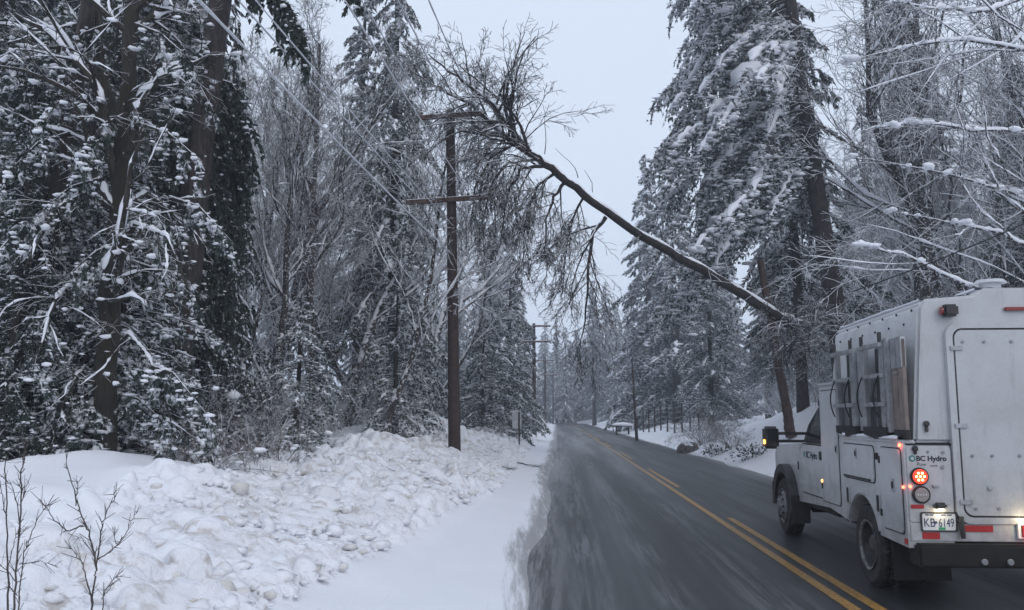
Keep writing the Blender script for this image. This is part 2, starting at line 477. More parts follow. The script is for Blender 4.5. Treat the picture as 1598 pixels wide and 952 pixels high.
def conifer(seed, H, R, base=.05, nb=110, droop=.45, hang=.5, sl=.26, sw=.055, snow=.5, ridge=.05, shape=.85, needle='needle',
            dens=1.0, one_side=None, trunk_r=None, lean=(0, 0), rise=.12, ridge_p=.8, lump=.07, nseg=2, side_l=.5, dpow=1.7):
    rng = np.random.default_rng(seed)
    wood, nee, sno = Geo(), Geo(), Geo()
    tr = trunk_r or (.05 + H * .011)
    tz = np.linspace(0, 1, 14)
    ax = np.stack([lean[0] * tz + .05 * np.sin(tz * 9 + seed), lean[1] * tz + .05 * np.cos(tz * 7 + seed), tz * H], -1)
    wood.line(ax, tr * (1.03 - tz) ** .75 + .01 + .25 * tr * np.exp(-tz * 30), 9)
    for i in range(nb):
        t = (i + rng.random()) / nb
        z = H * (base + (1 - base) * t)
        o = np.array([np.interp(z / H, tz, ax[:, 0]), np.interp(z / H, tz, ax[:, 1]), z])
        l = R * (1 - t) ** shape * rng.uniform(.62, 1.18) + .22
        az = rng.random() * 6.283 if one_side is None else one_side[0] + rng.normal(0, one_side[1])
        d = np.array([math.cos(az), math.sin(az), 0]); sd = np.array([-d[1], d[0], 0])
        s = np.linspace(0, 1, 7)
        bend = rng.normal(0, .10)
        dr = droop * rng.uniform(.7, 1.3)
        P = o + d * (l * s)[:, None] + sd * (l * bend * s ** 2)[:, None]
        P[:, 2] += l * (rise * s - dr * s ** dpow)
        wood.line(P, (.010 * l + .008) * (1.05 - s), 4 if l > 2 else 3)
        m = max(4, int(l * 7.5 * dens))
        s0 = rng.uniform(.10, 1, m) ** .8
        pp = np.stack([np.interp(s0, s, P[:, k]) for k in range(3)], -1)
        tg = np.stack([np.interp(s0, s, np.gradient(P[:, k])) for k in range(3)], -1); tg = unit(tg)
        sg = rng.choice([-1, 1], m)[:, None]
        ls = (l * .34 * (1.08 - .75 * s0) + .12) * rng.uniform(.6, 1.2, m)
        ls = ls.clip(.12, 1.1)
        sdn = unit(np.cross(tg, [0, 0, 1]))
        dd = unit(tg * .75 + sdn * sg * .8 + np.array([0, 0, -1]) * hang * rng.uniform(.3, 1.3, (m, 1)))
        K = 4
        j = (np.arange(K) + .2) / K
        C = pp[:, None] + dd[:, None] * (ls[:, None] * j)[..., None]
        C[..., 2] -= (ls[:, None] * j ** 2) * hang * .5
        C = C.reshape(-1, 3)
        Dk = np.repeat(dd, K, 0)
        for side in (-1, 0, 1):
            D2 = unit(Dk + np.cross(Dk, [0, 0, 1]) * side * .75 + rng.normal(0, .22, Dk.shape) + np.array([0, 0, -1]) * hang * .6)
            S = unit(np.cross(D2, unit(np.array([0, 0, 1.0]) + rng.normal(0, .5, Dk.shape))))
            L = sl * rng.uniform(.6, 1.3, len(C)) * (1.15 if side == 0 else .8)
            nee.kites(C, D2, S, L, sw * rng.uniform(.6, 1.3, len(C)))
        sel = rng.random(len(C)) < snow * .42
        if sel.any():
            r = lump * rng.lognormal(0, .4, sel.sum())
            sno.lumps(C[sel] + np.array([0, 0, .02]), np.stack([r * 1.8, r * .75, r * .40], -1), rng, 'oct', .25)
        if rng.random() < ridge_p * min(1, snow * 1.6) and l > .5:
            cuts = np.sort(rng.uniform(.12, 1.0, 2 * nseg)) if nseg > 1 else np.array([rng.uniform(.15, .5), rng.uniform(.7, 1)])
            for a, b in zip(cuts[::2], cuts[1::2]):
                if b - a < .08: continue
                n_ = max(6, int((b - a) * l * 8))
                ss = np.linspace(a, b, n_)
                Q = np.stack([np.interp(ss, s, P[:, k]) for k in range(3)], -1)
                rad = ridge * (.7 + .35 * l ** .5) * np.sin(np.linspace(.25, 2.95, n_)) ** .6 * rng.lognormal(0, .45, n_)
                Q += sd * (rng.normal(0, ridge * .6, n_))[:, None] + np.array([0, 0, 1]) * rng.normal(0, ridge * .3, n_)[:, None]
                sno.line(Q, rad, 7, .55, .45)
                m_ = int(n_ * side_l)
                if m_:
                    i_ = rng.integers(0, n_, m_); r = ridge * rng.lognormal(-.2, .4, m_)
                    C_ = Q[i_] + sd * rng.normal(0, ridge * 2.2, m_)[:, None]; C_[:, 2] -= np.abs(rng.normal(0, ridge * .9, m_))
                    sno.lumps(C_, np.stack([r * 1.5, r * .9, r * .5], -1), rng, 'ico', .15)
    # leader tip
    return wood, nee, sno, M['bark'], M[needle], tr

def place_conifer(name, geo, loc, rz=0, scale=1.0):
    wood, nee, sno, mb, mn, tr = geo
    t = empty(name, loc, rz, scale)
    wood.build('trunk', mb, t); nee.build('crown', mn, t, smooth=False); sno.build('snow', M['snow'], t)
    return t

class Grow:
    def __init__(self, seed, nc, grav, lens, wob=.16, segs=(9, 7, 5, 4, 3), rmin=.006, snow_r=.012, snow_p=.7, snow_f=1.3, start=(.3, .15, .1, .1), ang=(.7, .8, .8, .8), taper=.25):
        self.rng = np.random.default_rng(seed); self.nc, self.grav, self.lens, self.wob = nc, grav, lens, wob
        self.segs, self.rmin, self.snow_r, self.snow_p, self.snow_f, self.start, self.ang, self.taper = segs, rmin, snow_r, snow_p, snow_f, start, ang, taper
        self.wood, self.twig, self.snow = Geo(), Geo(), Geo()
    def line(self, P, R, lvl):
        (self.wood if lvl == 0 else self.twig).line(P, R, 9 if lvl == 0 else 5 if R[0] > .03 else 3)
        r = self.rng
        if R[0] > self.snow_r and len(P) > 2:
            t = P[-1] - P[0]; hz = math.hypot(t[0], t[1]) / (np.linalg.norm(t) + 1e-9)
            if hz > .45 and r.random() < self.snow_p:
                n = len(P) * 2
                a, b = sorted(r.uniform(0, 1, 2)); a *= .5; b = .5 + b * .5
                s = np.linspace(0, 1, len(P)); ss = np.linspace(a, b, n)
                Q = np.stack([np.interp(ss, s, P[:, k]) for k in range(3)], -1)
                rad = (np.interp(ss, s, R) * self.snow_f + .006) * r.lognormal(0, .35, n) * np.sin(np.linspace(.15, 3, n)) ** .5
                Q[:, 2] += np.interp(ss, s, R) * .6
                self.snow.line(Q, rad, 5, .8, .25)
    def go(self, p, d, L, r, lvl):
        rng = self.rng
        n = self.segs[lvl]
        P = [np.array(p, float)]; d = np.array(d, float); d /= np.linalg.norm(d)
        for k in range(n - 1):
            d = d + rng.normal(0, self.wob, 3) + np.array([0, 0, self.grav[min(lvl, len(self.grav) - 1)]])
            d /= np.linalg.norm(d)
            P.append(P[-1] + d * L / (n - 1))
        P = np.array(P)
        R = np.maximum(r * np.linspace(1, self.taper, n), self.rmin)
        self.line(P, R, lvl)
        self.kids(P, R, L, lvl)
    def kids(self, P, R, L, lvl):
        rng = self.rng
        if lvl >= len(self.nc): return
        n = len(P); s = np.linspace(0, 1, n)
        for k in range(self.nc[lvl]):
            t = self.start[lvl] + (1 - self.start[lvl]) * (k + rng.random()) / self.nc[lvl]
            q = np.array([np.interp(t, s, P[:, j]) for j in range(3)])
            i = min(n - 2, int(t * (n - 1))); tg = P[i + 1] - P[i]; tg /= np.linalg.norm(tg)
            v = rng.normal(0, 1, 3); v -= tg * v.dot(tg); v /= np.linalg.norm(v)
            a = self.ang[lvl] * rng.uniform(.6, 1.3)
            dd = tg * math.cos(a) + v * math.sin(a)
            rr = np.interp(t, s, R)
            self.go(q, dd, L * self.lens[lvl] * rng.uniform(.6, 1.2) * (1.15 - .6 * t), max(rr * .55, self.rmin), lvl + 1)
    def place(self, name, loc, rz=0, scale=1.0, bark='twig', tw='twig'):
        t = empty(name, loc, rz, scale)
        self.wood.build('trunk', M[bark], t); self.twig.build('crown', M[tw], t)
        if self.snow.poly or self.snow.n: self.snow.build('snow', M['snow'], t)
        return t

def bare(seed, H, r, spread=.5, **kw):
    a = dict(nc=(17, 8, 7, 3), grav=(.02, .10, .06, .02), lens=(.40, .50, .50, .55), rmin=.0075, snow_f=1.5, start=(.22, .12, .1, .1), ang=(.65, .7, .75, .8))
    a.update(kw)
    g = Grow(seed, **a)
    g.go((0, 0, 0), (.06 * math.sin(seed), .05 * math.cos(seed), 1), H, r, 0)
    return g

FIR = [place_conifer('snowy_fir', conifer(11, 20, 3.4, .06, 165, .62, .55, .27, .05, .8, .08, dens=1.35), (0, 0, 0)),
       place_conifer('snowy_fir', conifer(12, 24, 3.7, .10, 180, .55, .50, .27, .05, .7, .08, dens=1.35), (0, 0, 0)),
       place_conifer('snowy_fir', conifer(13, 16, 3.0, .04, 150, .70, .60, .25, .046, .9, .09, dens=1.35), (0, 0, 0)),
       place_conifer('snowy_fir', conifer(14, 27, 3.3, .22, 165, .50, .55, .28, .052, .6, .07, dens=1.35), (0, 0, 0))]
HEM = [place_conifer('young_hemlock', conifer(21, 9, 2.6, .03, 110, .42, .7, .17, .032, .75, .035, lump=.045), (0, 0, 0)),
       place_conifer('young_hemlock', conifer(22, 6, 2.2, .03, 85, .40, .8, .15, .028, .85, .035, lump=.045), (0, 0, 0))]
CED = [place_conifer('dark_cedar', conifer(31, 19, 3.4, .10, 150, .50, 1.15, .20, .034, .2, .045, dens=1.7, needle='cedar', ridge_p=.5), (0, 0, 0)),
       place_conifer('dark_cedar', conifer(32, 16, 3.0, .05, 145, .45, 1.25, .19, .032, .25, .045, dens=1.7, needle='cedar', ridge_p=.5), (0, 0, 0))]
BARE = [bare(41, 15, .17).place('bare_tree', (0, 0, 0)), bare(42, 13, .13).place('bare_tree', (0, 0, 0), tw='twig_far'),
        bare(43, 17, .20, start=(.35, .12, .1, .1)).place('bare_tree', (0, 0, 0)), bare(44, 11, .10, nc=(14, 6, 6, 4)).place('bare_tree', (0, 0, 0), tw='twig_far')]
SHR = []
for sd in (51, 52, 53):
    g = Grow(sd, (5, 5, 4), (.03, -.02, -.03), (.6, .55, .5), wob=.2, segs=(6, 5, 4, 3), rmin=.004, snow_r=.006, snow_p=.8, snow_f=1.8, start=(.2, .1, .1))
    for k in range(11):
        a = g.rng.random() * 6.283
        g.go((.25 * math.cos(a), .25 * math.sin(a), -.1), (.55 * math.cos(a), .55 * math.sin(a), 1), g.rng.uniform(1.3, 2.6), .016, 0)
    g.wood.line(np.array([(0, 0, -.2), (0, 0, 0), (.02, 0, .2)]), np.array([.05, .04, .02]), 5)
    SHR.append(g.place('bare_shrub', (0, 0, 0), tw='twig_far'))
PROTO = {'fir': FIR, 'hem': HEM, 'ced': CED, 'bare': BARE, 'shr': SHR}
USED = set()
CAT = {'fir': 'tree', 'hem': 'tree', 'ced': 'tree', 'bare': 'tree', 'shr': 'shrub'}
PLACED = []
def put(kind, idx, x, y, scale=1.0, rz=None, label=None, group=None, sink=.15, lean=None, w=1.0):
    p = PROTO[kind][idx]
    if (kind, idx) in USED: o = copy_tree(p)
    else: o = p; USED.add((kind, idx))
    o.location = (x, y, gz(x, y) - sink * scale)
    o.rotation_euler = (lean[0] if lean else 0, lean[1] if lean else 0, random.uniform(0, 6.28) if rz is None else rz)
    o.scale = (scale * w, scale * w, scale)
    for k in ('label', 'group'):
        if k in o.keys(): del o[k]
    tag(o, label, CAT[kind], group)
    PLACED.append((x, y))
    return o
random.seed(7)
def px(x, Y): return (x - 799) / FPX * Y * 1.01     # lateral position seen in picture column x at distance Y

# --- trees one can single out
put('fir', 1, px(612, 33), 33, 1.05, 1.2, 'tall snowy fir standing behind and left of the near utility pole', w=.58)
put('fir', 3, px(560, 45), 45, .95, 2.0, 'slim tall fir half hidden behind the bare trees, left of the near pole')
put('fir', 2, px(765, 47), 47, .72, .4, 'broad drooping snowy fir just right of the near utility pole')
put('fir', 0, px(795, 58), 58, .70, 2.4, 'snowy fir between the near and second utility poles, taller one')
put('fir', 2, px(808, 84), 84, .92, 4.1, 'snowy fir directly behind the second utility pole')
put('fir', 0, px(1012, 95), 95, 1.55, 3.0, 'pointed snowy fir right of the road with its narrow tip against the sky')
put('fir', 0, px(1052, 88), 88, 1.50, 5.0, 'second pointed snowy fir, between the tip of its neighbour and the giant fir')
put('fir', 1, px(1105, 60), 60, .62, 1.0, 'snowy fir behind the fallen trunk, below the giant fir')
put('fir', 2, px(985, 135), 135, 1.35, 1.4, 'lower snowy fir right of the road bend beside the pointed firs')
put('fir', 3, px(925, 150), 150, .95, .3, 'distant fir straight above the end of the road, seen under the hanging branches')
put('fir', 0, px(882, 185), 185, 1.05, .9, 'far snowy fir at the left of the gap where the road ends')
put('bare', 2, px(500, 26), 26, .72, .7, 'tall bare tree with snow lined fork, middle of the left woods')
put('bare', 0, px(545, 31), 31, .9, 2.7, 'straight bare tree left of the tall fir behind the pole')
put('bare', 1, px(430, 22), 22, .80, 4.0, 'slender bare tree right of the dark cedar on the left')
put('bare', 0, px(395, 27), 27, .8, 5.1, 'bare tree whose top fans out beside the dark cedar bough')
put('ced', 1, px(350, 18.5), 18.5, .62, 1.0, 'dark drooping cedar behind the big fir trunk on the left', w=.55)
put('ced', 0, px(290, 22), 22, .80, 2.2, 'tall dark cedar left of the big fir trunk', w=.6)
put('hem', 0, px(150, 12.5) - .3, 13.4, .5, .5, 'young hemlock with snow clumps in front of the mossy maple')
put('hem', 0, px(60, 13.5), 13.5, .85, 2.9, 'young hemlock at the far left edge above the snow mound')
put('ced', 1, px(75, 14.5), 14.5, .42, 1.9, 'small dark cedar at the far left behind the snow mound', w=.8)
put('ced', 0, px(125, 16.5), 16.5, .62, 3.3, 'dark cedar behind the mossy maple, left of its trunk', w=.7)
put('ced', 1, px(222, 15.5), 15.5, .45, 5.3, 'small dark cedar between the mossy maple and the big fir trunk', w=.8)
put('hem', 1, px(105, 12.6), 13.3, .7, 2.2, 'small hemlock in front of the mossy maple, on the crest of the mound')
put('ced', 1, px(18, 12.4), 12.6, .40, .2, 'small dark cedar at the very left edge beside the leaning trunk', w=.9)
put('hem', 1, px(470, 20), 20, .62, .9, 'small snowy hemlock at the foot of the bare trees')
put('hem', 1, px(620, 27), 27, .85, 3.9, 'small snowy hemlock at the foot of the tall fir')
put('hem', 1, px(120, 11.9) - .2, 13.8, .9, 4.4, 'small hemlock loaded with snow at the left behind the round mound')

# --- the woods
R_ = random.Random(3)
GL = 'trees of the woods left of the road'; GR = 'trees of the woods right of the road'; GF = 'far firs closing the view'
def clear(x, y, d):
    return all((x - a) ** 2 + (y - b) ** 2 > d * d for a, b in PLACED)
def fill(n, y0, y1, side, d0, d1, kinds, group, labels, dmin=1.6, pw=1.0, smin=.8, smax=1.15, amin=-9, amax=9):
    k = tries = 0
    while k < n and tries < n * 30:
        tries += 1
        y = y0 + (y1 - y0) * R_.random() ** pw
        q = R_.uniform(d0, d1)
        x = float(cx(y)) + (-(3.15 + q) if side < 0 else 3.3 + q)
        a = x / y
        if abs(a) > .80 or a < amin or a > amax: continue
        if side < 0 and y < 17 and x > -5.5: continue
        if not clear(x, y, dmin): continue
        kd, idx = R_.choice(kinds)
        sc_ = R_.uniform(smin, smax)
        if kd == 'bare' and side < 0 and -.36 < a < -.1: sc_ = min(sc_, (1.2 + .40 * y) / (15, 13, 17, 11)[idx])
        put(kd, idx, x, y, sc_, R_.uniform(0, 6.28), labels[kd], group)
        k += 1
LL = {'fir': 'snow laden fir among the woods left of the road', 'bare': 'bare snow lined tree among the woods left of the road',
      'ced': 'dark cedar deep in the woods left of the road', 'hem': 'young snowy hemlock under the trees left of the road', 'shr': 'bare snow lined shrub at the edge of the woods left of the road'}
LR = {'fir': 'snow laden fir among the woods right of the road', 'bare': 'bare snow lined tree among the woods right of the road',
      'ced': 'dark cedar deep in the woods right of the road', 'hem': 'young snowy hemlock under the trees right of the road', 'shr': 'bare snow lined shrub on the bank right of the road'}
LU = {'hem': 'low snow loaded hemlock in the undergrowth along the left bank', 'shr': 'bare snow lined shrub at the edge of the woods left of the road'}
F_ = [('fir', 0), ('fir', 1), ('fir', 2), ('fir', 3)]
B_ = [('bare', 0), ('bare', 1), ('bare', 2), ('bare', 3)]
fill(19, 19, 46, -1, 4.6, 20, B_ + [('bare', 3), ('bare', 1)], GL, LL, 1.5, amin=-.36)
fill(22, 15, 36, -1, 7, 26, [('ced', 0), ('ced', 1), ('hem', 0), ('bare', 0), ('fir', 3)], GL, LL, 1.7, amax=-.36)
fill(14, 50, 90, -1, 14, 48, F_ + B_ * 2, GL, LL, 2.5, smin=.7, smax=.9)
fill(10, 46, 85, -1, 9.5, 15, F_ + [('bare', 3)], GL, LL, 2.2, smin=.45, smax=.6)
fill(22, 85, 190, -1, 6, 24, F_, GL, LL, 3.0, smin=.65, smax=.9)
fill(16, 22, 36, 1, 5, 16, B_, GR, LR, 1.2, smin=.8, smax=1.15, amin=.37)
fill(26, 34, 58, 1, 8.5, 34, B_ * 3 + [('fir', 3), ('ced', 0)], GR, LR, 1.5, amin=.26)
fill(26, 50, 95, 1, 14, 52, F_ + B_, GR, LR, 2.4, smin=.9)
fill(12, 55, 95, 1, 9, 15, F_ + [('bare', 3)], GR, LR, 2.0, smin=.5, smax=.75)
fill(24, 100, 190, 1, 8.5, 34, F_, GR, LR, 3.0, smin=.9, smax=1.3)
for (pxx, yy, sc_) in ((868, 196, 1.0), (905, 200, 1.15), (945, 185, 1.25), (890, 214, 1.2), (925, 205, 1.3), (960, 176, 1.2), (848, 188, .95)):
    put('fir', R_.choice([0, 1, 2]), px(pxx, yy), yy, sc_, None, 'distant snowy fir in the forest beyond the end of the road', GF)
k = 0
for y in (205, 222, 240):
    for x in np.arange(-30, 62, 5.5):
        X = float(x + R_.uniform(-2, 2)); Yy = y + R_.uniform(-6, 6)
        if abs(X - float(cx(Yy))) < 6: continue
        put('fir', R_.choice([0, 1, 2, 3]), X, Yy, R_.uniform(.8, 1.1), None, 'distant snowy fir in the forest beyond the end of the road', GF)

# --- shrubs and undergrowth
fill(26, 15, 42, -1, 5.5, 11, [('shr', 0), ('shr', 1), ('shr', 2)], 'undergrowth along the left woods', LU, .9, smin=.6, smax=1.2)
fill(44, 14, 48, 1, 4.6, 12, [('shr', 0), ('shr', 1), ('shr', 2)], 'shrubs on the right bank', LR, .8, smin=.7, smax=1.4)
fill(14, 42, 85, -1, 3.0, 7, [('shr', 0), ('shr', 1), ('hem', 1)], 'undergrowth along the left woods', LU, 1.2, smin=.6, smax=1.2)
for kk, lst in PROTO.items():
    for i in range(len(lst)):
        assert (kk, i) in USED, (kk, i)

# --- the giant fir right of the road, its crown reaching over towards the road
b0 = at(1304, 520, 32); t0 = at(1228, 0, 32)
gx = conifer(64, 27, 5.6, .32, 175, .95, .9, .20, .036, 1.0, .10, shape=.40, one_side=(math.pi - .20, .60), trunk_r=.40, lean=(-2.5, 0), rise=.10, ridge_p=.97, dens=1.5, lump=.08, nseg=2, side_l=2.6, dpow=1.45)
o = place_conifer('giant_fir', gx, (b0.x + .35, 32, gz(b0.x + .35, 32) - .4), 0)
tag(o, 'giant leaning fir with thick snow ridges on its drooping boughs, right of the road', 'tree')
gx = conifer(62, 24, 3.2, .2, 100, .6, .6, .32, .06, .8, .07, trunk_r=.22, lean=(-.5, 0))
o = place_conifer('snowy_fir', gx, (px(1248, 36), 36, gz(px(1248, 36), 36) - .3))
tag(o, 'dark fir with a thin trunk just behind the giant fir', 'tree')

# --- big fir trunk on the left, its crown above the frame, one dark bough hanging in
b0, t0 = at(243, 722, 16), at(345, 0, 16)
def trunk_thing(name, label, pts, radii, mat, cat='tree', boughs=None):
    base = Vector(pts[0])
    t = empty(name, base)
    P = np.array([tuple(Vector(p) - base) for p in pts])
    s = np.linspace(0, 1, len(P)); ss = np.linspace(0, 1, 40)
    Q = np.stack([np.interp(ss, s, P[:, k]) for k in range(3)], -1)
    Q[:, :2] += np.stack([N1(ss * 9, ss * 0 + 3.3), N2(ss * 9, ss * 0 + 1.1)], -1) * .06
    g = Geo(); g.line(Q, np.interp(ss, s, radii) * (1 + .05 * np.sin(ss * 60)), 12)
    g.build('trunk', mat, t)
    tag(t, label, cat)
    return t, base
up = (t0 - b0) * 1.35
t, base = trunk_thing('big_fir', 'big brown fir trunk leaning right with a dark bough hanging from it',
                      [b0 + Vector((0, 0, -.8)), b0 + Vector((.02, 0, .3)), b0 + (t0 - b0) * .5 + Vector((.05, 0, 0)), t0, b0 + up], [.52, .40, .27, .20, .12], m_barksnow('big_fir_bark', (.022, .017, .017), (.055, .042, .040), .8, .72))
rng = np.random.default_rng(71)
wood, nee, sno = Geo(), Geo(), Geo()
def bough(P, l, n, hang, sl, sw, ls0, snowp):
    s = np.linspace(0, 1, len(P)); ss = np.linspace(0, 1, 9)
    Q = np.stack([np.interp(ss, s, P[:, k]) for k in range(3)], -1)
    wood.line(Q, .035 * (1.1 - ss), 4)
    s0 = rng.uniform(.12, 1, n)
    pp = np.stack([np.interp(s0, ss, Q[:, k]) for k in range(3)], -1)
    tg = unit(P[-1] - P[0])
    for k in range(n):
        ln = ls0 * rng.uniform(.4, 1.1); m = 9
        d = unit(tg * .4 + rng.normal(0, .35, 3) + np.array([0, 0, -hang]))
        j = np.linspace(0, 1, m)
        C = pp[k] + d * (ln * j)[:, None] + np.array([0, 0, -1]) * (ln * .3 * j ** 2)[:, None]
        wood.line(C, .006 * (1.1 - j), 3)
        for _ in range(5):
            D2 = unit(d * .6 + rng.normal(0, .45, (m, 3)) + np.array([0, 0, -.8]))
            S = unit(np.cross(D2, rng.normal(0, 1, (m, 3))))
            nee.kites(C, D2, S, sl * rng.uniform(.6, 1.2, m), sw)
        if rng.random() < snowp:
            k_ = rng.random(m) < .55; C = C[k_] + rng.normal(0, .03, (int(k_.sum()), 3)); r = (.032 * rng.lognormal(0, .5, len(C))).clip(0, .055)
            sno.lumps(C + np.array([0, 0, .02]), np.stack([r * 1.5, r, r * .5], -1), rng, 'ico', .15)
B = lambda *p: np.array([tuple(at(x, y, Y) - base) for x, y, Y in p])
bough(B((345, -60, 16), (400, -40, 15), (445, -5, 14.5), (478, 60, 14.3)), 3, 60, 1.0, .16, .035, .65, .1)
bough(B((350, -100, 16), (430, -75, 15), (500, -45, 14.4), (560, -12, 14)), 3, 34, 1.0, .16, .035, .40, .1)
bough(B((335, 60, 16), (318, 75, 15.6), (300, 100, 15.4)), 2, 16, 1.2, .14, .03, .5, .1)
for yy, ex in ((140, 60), (190, 75), (240, 70), (300, 62), (340, 50), (420, 70), (470, 55)):
    for sgn, lo_, hi_ in ((1, .3, 2.2), (1, .1, 1.8), (-1, .4, 2.4), (-1, -.6, 1.2)):
        bx = 345 - (yy / 720) * 100
        dp = rng.uniform(lo_, hi_)
        bough(B((bx, yy - 20, 16), (bx + sgn * ex * .6, yy - 10, 16 + dp * .5), (bx + sgn * ex, yy + 45, 16 + dp)), 2, 26, 1.3, .15, .033, .75, .12)
wood.build('branch', M['bark'], t); nee.build('crown', M['cedar'], t, smooth=False); sno.build('snow', M['snow'], t)

# leaning trunk at the far left edge
b1, t1 = at(2, 742, 13), at(70, 380, 13)
t, base = trunk_thing('leaning_fir', 'dark leaning trunk at the far left edge of the woods',
                      [b1 + Vector((-.2, 0, -.8)), b1, t1, b1 + (t1 - b1) * 2.3], [.30, .24, .17, .11], M['bark'])

# mossy maple with forked limbs
def from_px(g, pts, r0, r1, lvl, n=10, kids=True):
    P = np.array([tuple(p) for p in pts]); s = np.linspace(0, 1, len(P)); ss = np.linspace(0, 1, n)
    Q = np.stack([np.interp(ss, s, P[:, k]) for k in range(3)], -1)
    Q += g.rng.normal(0, .02, Q.shape) * min(r0 / .1 + .3, 1.2)
    Rr = np.linspace(r0, r1, n)
    g.line(Q, Rr, lvl)
    if kids: g.kids(Q, Rr, float(np.linalg.norm(np.diff(Q, axis=0), axis=1).sum()), lvl)
    return Q
mb = at(160, 716, 12.6)
g = Grow(81, (9, 8, 5, 3), (.0, -.06, -.10, -.08), (.34, .5, .5, .5), wob=.2, segs=(9, 7, 6, 4, 3), rmin=.005, snow_r=.010, snow_p=.6, snow_f=1.2, start=(.2, .1, .1, .1), ang=(.9, .8, .8, .8))
q = lambda x, y, Y=12.6: at(x, y, Y) - mb
from_px(g, [q(160, 745), q(163, 600), q(178, 420), q(188, 300), q(198, 180), q(207, 60), q(212, -60), q(215, -220)], .17, .08, 0, 26)
from_px(g, [q(184, 310), q(165, 200, 12.4), q(140, 110, 12.2), (q(75, 50, 12)), q(20, 20, 11.8)], .07, .025, 1)
from_px(g, [q(186, 290), q(178, 200, 12.9), q(160, 100, 13.1), q(150, 0, 13.2), q(140, -90, 13.3)], .09, .05, 1)
from_px(g, [q(192, 260), q(215, 190, 12.3), q(240, 130, 12.2), q(272, 112, 12.0)], .065, .03, 1)
from_px(g, [q(205, 60), q(235, 20, 12.6), q(262, -10, 12.7), q(280, -60, 12.8)], .06, .035, 1)
from_px(g, [q(180, 380), q(215, 350, 12.0), q(262, 370, 11.6), q(290, 440, 11.4)], .05, .012, 1)
from_px(g, [q(172, 450), q(130, 430, 12.2), q(85, 470, 11.8), q(60, 560, 11.6)], .05, .012, 1)
from_px(g, [q(165, 560), q(200, 520, 12.2), q(235, 560, 12.0), q(268, 660, 11.9)], .035, .01, 1)
from_px(g, [q(163, 600), q(120, 590, 12.3), q(90, 650, 12.1), q(78, 700, 12.0)], .035, .01, 1)
from_px(g, [q(182, 330), q(130, 300, 12.0), q(80, 330, 11.6), q(40, 420, 11.3)], .05, .012, 1)
rngm = np.random.default_rng(82)
C = []
for P_, R_a in [it for k_, v in g.twig.poly.items() for it in v]:
    if R_a[0] < .02 and rngm.random() < .07: C.append(P_[rngm.integers(0, len(P_))])
C = np.array(C); r = (.036 * rngm.lognormal(0, .5, len(C))).clip(0, .07)
g.snow.lumps(C + np.array([0, 0, .02]), np.stack([r * 1.7, r * .9, r * .6], -1), rngm, 'ico', .18)
mt = g.place('mossy_maple', mb, bark='moss', tw='mosstwig')
wood, nee, sno = Geo(), Geo(), Geo()
base = mb
_r = random.Random(12)
for (x_, y_) in ((30, 90), (95, 150), (60, 230), (130, 60), (250, 60), (300, 120), (262, 215), (225, 330), (110, 300), (35, 360), (150, 400), (250, 430), (80, 470), (200, 520), (130, 590), (270, 590), (40, 600), (310, 330), (165, 200), (215, 630)):
    sg_ = -1 if x_ < 185 else 1; Y0 = 12.6 + _r.uniform(-.9, .9); l_ = _r.uniform(45, 90)
    bough(B((x_ - sg_ * l_ * .6, y_ - 22, Y0 + .3), (x_, y_ - 8, Y0), (x_ + sg_ * l_ * .7, y_ + _r.uniform(25, 60), Y0 - .4)), 2, 15, 1.1, .10, .019, .42, .45)
wood.build('branch', M['bark'], mt); nee.build('foliage', M['needle'], mt, smooth=False); sno.build('bough_snow', M['snow'], mt)
tag(mt, 'mossy maple with forked limbs and drooping snow covered twigs above the round snow mound', 'tree')

# near branches reaching in from the right, with big pads of snow
def over_branch(seed, pts, r0, label, lumpn=22, lr=.10):
    base = Vector(pts[0])
    g = Grow(seed, (0, 7, 6, 4), (0, .0, -.02, -.01), (.4, .42, .5, .5), wob=.13, segs=(9, 8, 6, 4, 3), rmin=.004, snow_r=.006, snow_p=.85, snow_f=1.5, start=(.2, .12, .1, .1), ang=(.7, .7, .75, .8))
    Q = from_px(g, [Vector(p) - base for p in pts], r0, .008, 1, 14)
    rr = np.random.default_rng(seed)
    i = rr.integers(2, len(Q), lumpn)
    r = lr * rr.lognormal(0, .35, lumpn)
    C = Q[i] + rr.normal(0, .07, (lumpn, 3)); C[:, 2] = Q[i][:, 2] + r * .3
    for c, s in zip(C, r):
        g.snow.lumps(c + rr.normal(0, s * .5, (3, 3)) * [1, 1, .3], np.stack([np.full(3, s * 1.25), np.full(3, s * .8), np.full(3, s * .6)], -1) * rr.uniform(.6, 1.1, (3, 1)), rr, 'ico2', .05)
    g.wood.line(np.array([tuple(Vector(pts[0]) - base + (Vector(pts[0]) - Vector(pts[1])) * .5), (0, 0, 0)]), np.array([r0 * 1.1, r0]), 6)
    return g, base

